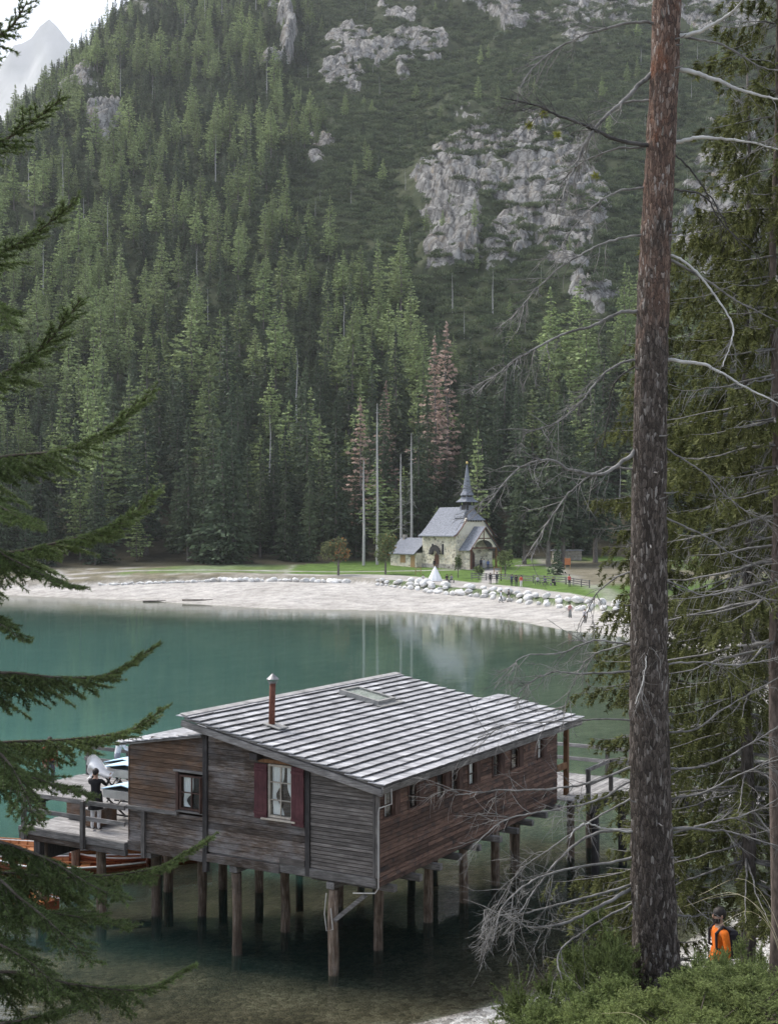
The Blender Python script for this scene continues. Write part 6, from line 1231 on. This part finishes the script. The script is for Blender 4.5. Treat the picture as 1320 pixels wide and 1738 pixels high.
# ---- spruce boughs hanging into the left of the picture
M['near_spruce'] = foliage('near_spruce_needles', (.110, .150, .058), (.122, .164, .064), (.95, 1.05), .42, rough=.42)
SY = 7.4; sp_o = tag(empty('spruce_tree', (P(-360, 900, SY).x, SY, gz(P(-360, 900, SY).x, SY) - .2)), 'nearest dark spruce whose boughs hang in from the left edge', 'spruce tree'); SO = np.array(sp_o.location)
tb = MB(); tb.tube([(0, 0, 0), (0, 0, 3), (.02, 0, 6), (0, 0, 9.5), (0, 0, 13)], [.24, .20, .16, .10, .03], 12); tb.build('trunk', M['bark'], sp_o, True)
M['spruce_twig'] = simple('spruce_twig_bark', (.055, .042, .032), (.12, .10, .085), 12, .9, .3, .003)
def needles(segs, per_m, Ln, wd, rs_, fwd=.75, tint=(.65, 1.45)):
    """thin needle faces set all round the twig segments"""
    A = np.array([q[0] for q in segs]); B = np.array([q[1] for q in segs]); L = np.linalg.norm(B - A, axis=1); cnt = rs_.poisson(L * per_m); idx = np.repeat(np.arange(len(A)), cnt); n = len(idx); t_ = rs_.rand(n)[:, None]
    p = A[idx] * (1 - t_) + B[idx] * t_; ax = (B - A)[idx]; ax /= (np.linalg.norm(ax, axis=1, keepdims=True) + 1e-9); pr = rs_.normal(0, 1, (n, 3)); pr -= ax * (pr * ax).sum(1, keepdims=True); pr /= (np.linalg.norm(pr, axis=1, keepdims=True) + 1e-9)
    pr[:, 2] += .25; d = ax * fwd + pr * (1 - .25 * fwd); d /= np.linalg.norm(d, axis=1, keepdims=True); l = Ln * rs_.uniform(.7, 1.2, n)[:, None]; s = np.cross(d, rs_.normal(0, 1, (n, 3))); s /= (np.linalg.norm(s, axis=1, keepdims=True) + 1e-9)
    V = np.stack([p - s * wd * .5, p + s * wd * .5, p + d * l], 1).reshape(-1, 3); tn = rs_.uniform(tint[0], tint[1], len(A))[idx] * rs_.uniform(.85, 1.15, n); return V, np.arange(3 * n, dtype=np.int32).reshape(-1, 3), np.repeat(tn, 3)
def bough(px_, Y0, Y1, maxtw, parent, off, rs_, hang=.8, per_m=820, Ln=.021, wd=.0044, step=.026, r0=.013, mat='near_spruce'):
    pts = [tuple(P(x_, y_, Y0 + (Y1 - Y0) * i / (len(px_) - 1))) for i, (x_, y_) in enumerate(px_)]; L0 = sum((Vector(a) - Vector(c_)).length for a, c_ in zip(pts[:-1], pts[1:])); c_ = crom(pts, max(12, int(L0 / .03))); k = len(c_)
    wood_ = Twigs(6); wood_.add(c_ - off, r0, .0025); br = wood_.build('bough', M['spruce_twig'], parent); tw = Twigs(3); segs = []; d_all = np.cumsum(np.r_[0, np.linalg.norm(np.diff(c_, axis=0), axis=1)]); LT = d_all[-1]; s = .02; side = 1
    for i_ in range(int(k * .35), k - 1): segs.append((c_[i_] - off, c_[i_ + 1] - off))
    while s < LT - .01:
        i_ = min(np.searchsorted(d_all, s), k - 2); t_ = c_[i_ + 1] - c_[i_]; t_ /= np.linalg.norm(t_); lat = np.cross(t_, [0, 0, 1.]); lat /= np.linalg.norm(lat); rem = LT - s; f = min(1, rem / (LT * .75))
        L = (.07 + 1.2 * maxtw * f ** .8) * rs_.uniform(.55, 1.15); side = -side; dn = hang * f * rs_.uniform(.3, 1.15); d = t_ * .85 + lat * side * rs_.uniform(.25, .9) + np.array([0, 0, -dn + .12 * (1 - f)]); d /= np.linalg.norm(d)
        m_ = max(3, int(L / .022)); p = c_[i_] - off; q_ = [p]
        for u in range(m_): d = d + np.array([0, 0, -.020 * hang * (1.3 if f > .4 else .2)]) + rs_.normal(0, .035, 3) + t_ * .012; d /= np.linalg.norm(d); p = p + d * (L / m_); q_.append(p)
        q_ = np.array(q_); tw.add(q_, .0032, .0014); segs += list(zip(q_[:-1], q_[1:])); ss = .03 + .02 * rs_.rand(); sd = 1
        while ss < L - .015:
            j_ = min(int(ss / L * m_), m_ - 1); tt = q_[j_ + 1] - q_[j_]; tt /= np.linalg.norm(tt); ll = np.cross(tt, [0.05, .02, 1.]); ll /= (np.linalg.norm(ll) + 1e-9); sd = -sd; l2 = min(.14, (.018 + .42 * (L - ss))) * rs_.uniform(.6, 1.1); dd = tt * .8 + ll * sd * .75 + np.array([0, 0, -.18]); dd /= np.linalg.norm(dd)
            e0 = q_[j_]; e1 = e0 + dd * l2 * .5; e2 = e1 + (dd + [0, 0, -.15]) * l2 * .5; segs += [(e0, e1), (e1, e2)]; ss += .027 * rs_.uniform(.7, 1.4)
        s += step * rs_.uniform(.7, 1.35)
    if tw.V: tag(tw.build('twigs', M['spruce_twig'], br), kind='stuff')
    V, Fq, sh_ = needles(segs, per_m, Ln, wd, rs_); tag(link('needles', npmesh('needles', V, Fq, M[mat], False, sh_), br), kind='stuff')
rs2 = np.random.RandomState(77)
LBG = [([(-300, 150), (-60, 75), (10, 52), (46, 4)], 7.0, 6.6, .18), ([(-300, 230), (-60, 150), (0, 95)], 7.4, 7.2, .16), ([(-320, 420), (-60, 272), (10, 236), (62, 200), (106, 166)], 7.4, 6.9, .24), ([(-320, 600), (-60, 472), (0, 430), (62, 394), (132, 338)], 7.4, 6.8, .27), ([(-330, 760), (-60, 660), (0, 636), (62, 598), (108, 548), (137, 508)], 7.3, 6.8, .28),
       ([(-330, 560), (-80, 500), (-10, 520), (20, 560)], 7.0, 6.3, .24), ([(-340, 880), (-60, 796), (0, 776), (100, 764), (182, 730), (262, 663)], 7.4, 7.0, .34), ([(-340, 860), (-80, 835), (0, 860), (60, 900)], 6.8, 6.2, .30), ([(-340, 1010), (-60, 945), (30, 936), (120, 915), (200, 890), (264, 838)], 7.5, 7.0, .36), ([(-340, 960), (-60, 925), (20, 950), (90, 985), (135, 1000)], 7.0, 6.6, .30),
       ([(-350, 1190), (-60, 1150), (10, 1142), (100, 1150), (182, 1145), (264, 1098)], 7.4, 7.0, .36), ([(-350, 1290), (-60, 1268), (10, 1260), (120, 1255), (220, 1240), (277, 1204)], 7.6, 7.2, .38), ([(-350, 1330), (-60, 1310), (40, 1318), (100, 1335), (150, 1352)], 6.9, 6.5, .30), ([(-350, 1240), (-80, 1230), (0, 1280), (40, 1340), (60, 1400)], 6.6, 6.1, .34),
       ([(-360, 1490), (-60, 1484), (10, 1482), (120, 1490), (262, 1474), (356, 1426)], 7.5, 7.0, .42), ([(-360, 1440), (-60, 1470), (40, 1530), (110, 1590), (160, 1640)], 6.6, 6.2, .36), ([(-360, 1540), (-60, 1530), (50, 1545), (150, 1560), (220, 1575)], 7.0, 6.7, .34), ([(-370, 1660), (-60, 1652), (40, 1652), (130, 1672), (242, 1680), (324, 1644)], 7.3, 6.9, .38), ([(-370, 1740), (-60, 1740), (20, 1735), (80, 1722), (130, 1715)], 6.8, 6.4, .34), ([(-370, 1600), (-60, 1590), (10, 1610), (70, 1650), (100, 1690)], 6.4, 6.0, .30)]
LBG += [([(-360, 1400), (-60, 1420), (60, 1450), (150, 1500), (210, 1530)], 6.9, 6.5, .34), ([(-350, 1050), (-60, 1040), (0, 1060), (40, 1090)], 6.8, 6.4, .26)]
for p_, a, c_, mx_ in LBG: bough(p_, a, c_, mx_, sp_o, SO, rs2, hang=1.0 if mx_ > .3 else .75)

# ---- the spruces behind the pine
M['olive_spruce'] = foliage('olive_spruce_needles', (.105, .115, .042), (.120, .128, .048), (.95, 1.05), .35)
M['dark_bark'] = simple('dark_spruce_bark', (.040, .034, .030), (.12, .105, .095), 6, .9, .6, .02, (3, 3, 1)); M['red_bark'] = simple('reddish_spruce_bark', (.060, .046, .038), (.16, .125, .105), 7, .9, .6, .02, (3, 3, 1))
def drooper(x, Y, top, r, seed, label, zmin, tr=.16, bark='bark', crown0=.16, dens=1.0):
    rs_ = np.random.RandomState(seed); zb = gz(x, Y) - .2; h = top - zb; e = tag(empty('spruce_tree', (x, Y, zb)), label, 'spruce tree'); b = MB(); b.tube([(.04 * math.sin(i * 1.9 + seed), .04 * math.cos(i * 1.3), h * i / 9) for i in range(10)], [tr * (1.25 if i == 0 else 1) * (1 - .95 * i / 9) + .01 for i in range(10)], 10); b.build('trunk', M[bark], e, True)
    wood_ = Twigs(4); dry = Twigs(3); segs = []; z = h * crown0
    while z < h * .985:
        f = (z / h - crown0) / (1 - crown0); Rb0 = r * (1 - f) ** .5 * rs_.uniform(.65, 1.12) + .12; nb = int((6.0 + 1.5 * rs_.rand()) * dens)
        for q in range(nb):
            a = rs_.uniform(0, 6.28); Rb = Rb0 * rs_.uniform(.55, 1.1); k = max(5, int(Rb / .16)); s = np.linspace(0, 1, k); rad = Rb * s; dz = -.30 * Rb * s ** 1.4 + .16 * Rb * s ** 3.2 + rs_.normal(0, .03)
            c_ = np.stack([np.cos(a) * rad, np.sin(a) * rad, z + dz], 1) + np.cumsum(rs_.normal(0, .012, (k, 3)), axis=0); wood_.add(c_, .018 * (1 - f) + .006, .003); bare_ = rs_.rand() < (.25 if f < .45 else .06)
            st = .062; L = 0
            for i_ in range(1, k):
                t_ = c_[i_] - c_[i_ - 1]; sl = np.linalg.norm(t_); t_ = t_ / sl
                for w_ in range(max(1, int(sl / st))):
                    p = c_[i_ - 1] + t_ * sl * rs_.rand(); u = i_ / k; tl = (.16 + .42 * min(1, Rb / 2) * (1 - .55 * u)) * rs_.uniform(.4, 1.15); sd = np.array([-t_[1], t_[0], 0]) * rs_.choice([-1, 1]); d = t_ * .5 + sd * rs_.uniform(.1, .6) + np.array([0, 0, -.9 * rs_.uniform(.5, 1.2)]); d /= np.linalg.norm(d); p2 = p + d * tl * .5; p3 = p2 + (d * .8 + [0, 0, -.35]) * tl * .5
                    if bare_ or u < .18: dry.add([p, p2, p3], .004, .002)
                    else: segs += [(p, p2), (p2, p3)]
        z += (.26 + .10 * rs_.rand())
    tag(wood_.build('branches', M['dead_twig'], e), kind='stuff')
    if dry.V: tag(dry.build('dead_twigs', M['dead_twig'], e), kind='stuff')
    V, Fq, sh_ = needles(segs, 120, .080, .026, rs_, .8, (.5, 1.6)); tag(link('crown', npmesh('crown', V, Fq, M['olive_spruce'], False, sh_), e), kind='stuff'); return e
drooper(P(1268, 900, 22).x, 22.0, P(1240, 95, 22).z, 3.1, 5, 'olive green spruce with drooping twigs right behind the pine trunk', 0, .13, 'dark_bark')
drooper(P(1316, 900, 17).x, 17.0, P(1330, -260, 17).z, 2.1, 6, 'spruce with reddish bare lower trunk at the right edge', 0, .09, 'red_bark', .34)
drooper(P(1128, 900, 25.5).x, 25.5, P(1128, 395, 25.5).z, 2.1, 8, 'slim olive spruce showing on both sides of the pine trunk', 0, .11, 'dark_bark', .05, 1.25)
drooper(P(1390, 900, 24).x, 24.0, P(1390, 60, 24).z, 3.2, 9, 'spruce standing beyond the right edge, its boughs reaching in', 0, .14, 'dark_bark', .10)

# ---- junipers on the bank
M['juniper'] = foliage('juniper_needles', (.135, .175, .065), (.195, .235, .085), (.8, 1.2), .35)
def juniper_mesh(seed, lobes=46):
    """rounded lobes of short needled sprigs on crooked stems"""
    rs_ = np.random.RandomState(seed); segs = []; tw = Twigs(4); tn = []
    for q in range(lobes):
        a = rs_.uniform(0, 6.28); el = math.acos(rs_.uniform(.0, 1)); rad = rs_.uniform(.45, .98); c_ = np.array([math.cos(a) * math.sin(el), math.sin(a) * math.sin(el), .18 + math.cos(el) * .86]) * [rad, rad, rad]; rl = rs_.uniform(.16, .30)
        tw.add(crom([(rs_.normal(0, .05), rs_.normal(0, .05), -.15), c_ * .45 + rs_.normal(0, .05, 3), c_], 7), .016, .004)
        up = np.array([math.cos(a) * math.sin(el) * .7, math.sin(a) * math.sin(el) * .7, .75])
        for w_ in range(26):
            u = rs_.normal(0, 1, 3); u /= np.linalg.norm(u); u = u * .8 + up; u /= np.linalg.norm(u); p = c_ + rs_.normal(0, .35, 3) * rl * .5; L = rl * rs_.uniform(.6, 1.15); k = 4; d = u
            for i_ in range(k):
                d = d + rs_.normal(0, .16, 3); d /= np.linalg.norm(d); p2 = p + d * L / k; segs.append((p, p2)); p = p2
                for s_ in range(2): pr = rs_.normal(0, 1, 3); dd = d * .8 + pr / np.linalg.norm(pr) * .8; dd /= np.linalg.norm(dd); segs.append((p, p + dd * .062 * rs_.uniform(.6, 1.2) * (1.25 - i_ / k)))
    V, Fq, sh_ = needles(segs, 210, .021, .0085, rs_, .65, (.55, 1.5)); return npmesh('juniper_foliage', V, Fq, M['juniper'], False, sh_), npmesh('juniper_stems', np.concatenate(tw.V), np.concatenate(tw.F), M['spruce_twig'], True)
JM = [juniper_mesh(s) for s in (1, 2)]
JB = [(1015, 1548, 12.7, .95, 'tall juniper bush hugging the left of the pine trunk'), (1090, 1650, 11.4, .72, 'juniper bush in front of the foot of the pine'), (1175, 1630, 12.6, .70, 'juniper bush just right of the foot of the pine'), (1230, 1582, 15.8, .7, 'juniper bush hiding the legs of the person in orange'), (985, 1668, 11.0, .78, 'dark juniper bush low at the left end of the bank'), (1180, 1668, 10.2, .78, 'bright juniper bush at the bottom edge right of the pine'), (1290, 1655, 10.6, .82, 'yellow green juniper bush in the bottom right corner'), (1070, 1690, 10.0, .70, 'juniper bush at the bottom edge below the pine'), (925, 1702, 11.6, .62, 'small juniper bush next to the pale gravel'), (1266, 1572, 17.2, .62, 'juniper bush right of the person in orange'), (1120, 1612, 14.2, .62, 'juniper bush behind the foot of the pine')]
for i, (x_, y_, Y, s_, lb) in enumerate(JB):
    q = P(x_, y_, Y); zb = gz(q.x, Y); hh = max(q.z - zb, .45) / 1.16; e = tag(empty('juniper_bush', (q.x, Y, zb - .02), i * 1.7), lb, 'juniper bush', 'junipers on the bank'); e.scale = (s_, s_, hh); tag(link('foliage', JM[i % 2][0], e), kind='stuff'); tag(link('stems', JM[i % 2][1], e), kind='stuff')
# ---- straw coloured grass at the right edge
M['straw'] = simple('straw', (.42, .36, .22), (.58, .52, .36), 5, .8, 0)
for gi, (x_, y_, Y, lb) in enumerate(((1335, 1690, 9.2, 'dry straw grass blades arching at the right edge'), (1130, 1730, 9.0, 'few dry grass blades among the junipers at the bottom'))):
    q = P(x_, y_, Y); e = tag(empty('grass_tuft', (q.x, Y, gz(q.x, Y))), lb, 'grass tuft', 'dry grass on the bank'); rr2 = np.random.RandomState(gi)
    for k in range(4 if gi == 0 else 3):
        a = rr2.uniform(2.4, 4.0) if gi == 0 else rr2.uniform(0, 6.28); L = rr2.uniform(.5, 1.0) + (1.0 if gi == 0 else .3); h0 = rr2.uniform(.5, 1.0); s_ = Twigs(3); s_.add(crom([(rr2.uniform(-.1, .1), rr2.uniform(-.1, .1), 0), (math.cos(a) * .06, math.sin(a) * .06, L * .6 * h0), (math.cos(a) * .2 * L, math.sin(a) * .2 * L, L * .85 * h0), (math.cos(a) * .42 * L, math.sin(a) * .42 * L, L * .80 * h0)], 16), .0028, .001); s_.build('blade', M['straw'], e)
# ---- the person in orange
oy = 19.0; ox = P(1221, 1543, oy).x; oz = P(1221, 1541, oy).z - 1.74; og = gz(ox, oy)
M['orange_cloth'] = cloth((.62, .14, .012)); man = person((ox, oy, max(og, oz)), R(-80), 'stand', (.62, .14, .012), (.03, .03, .035), 'person with dark hair and beard in orange jacket standing behind the junipers', 1.74)
h = Vector(BODY['stand'][1]['head'][0]); b = MB(); b.lathe([(.004, -.03), (.013, -.02), (.012, 0), (.004, .03)], 6, (h.x, h.y - .092, h.z - .015)); b.build('nose', SKIN, man, True)
b = MB(); vs = []
for i in range(6):
    for k in range(11): a = -1.5 + 3.0 * k / 10; f = i / 5; vs.append((h.x + .076 * math.sin(a) * (1 - .18 * f), h.y - .004 - .100 * math.cos(a) * (1 - .12 * f), h.z - .045 - .075 * f))
b.add(vs, [(i * 11 + k, i * 11 + k + 1, (i + 1) * 11 + k + 1, (i + 1) * 11 + k) for i in range(5) for k in range(10)]); b.build('beard', HAIR, man, True)
for s in (-1, 1): b = MB(); b.lathe([(.002, -.012), (.013, -.006), (.013, .006), (.002, .012)], 8, (h.x + s * .032, h.y - .088, h.z + .008)); b.build('eye', HAIR, man, True); b = MB(); b.lathe([(.004, -.03), (.014, -.015), (.015, .015), (.004, .03)], 6, (h.x + s * .082, h.y + .012, h.z - .01)); b.build('ear', SKIN, man, True)
b = MB(); b.box((-.15, .10, 1.0), (.15, .26, 1.42), ch=.04); b.build('backpack', cloth((.02, .02, .024)), man)
for s in (-1, 1): MB().tube([(s * .11, .10, 1.42), (s * .12, .0, 1.50), (s * .12, -.11, 1.40), (s * .13, -.11, 1.18), (s * .14, .10, 1.08)], .022, 6).build('strap', cloth((.02, .02, .024)), man)
# ------------------------------------------------------------------ the air between here and the far ridge
hz = MB(); hz.box((-5600, -60, -200), (1500, 7200, 2900)); m = bpy.data.materials.new('haze'); m.use_nodes = True; t = m.node_tree; t.nodes.clear()
out = t.nodes.new('ShaderNodeOutputMaterial'); pv = t.nodes.new('ShaderNodeVolumePrincipled'); pv.inputs['Color'].default_value = (0.93, 0.96, 1.0, 1); pv.inputs['Density'].default_value = 0.00011; pv.inputs['Anisotropy'].default_value = 0.2
t.links.new(pv.outputs[0], out.inputs['Volume']); hzo = hz.build('haze', m); tag(hzo, 'thin pale mountain air', 'haze', None, 'stuff')
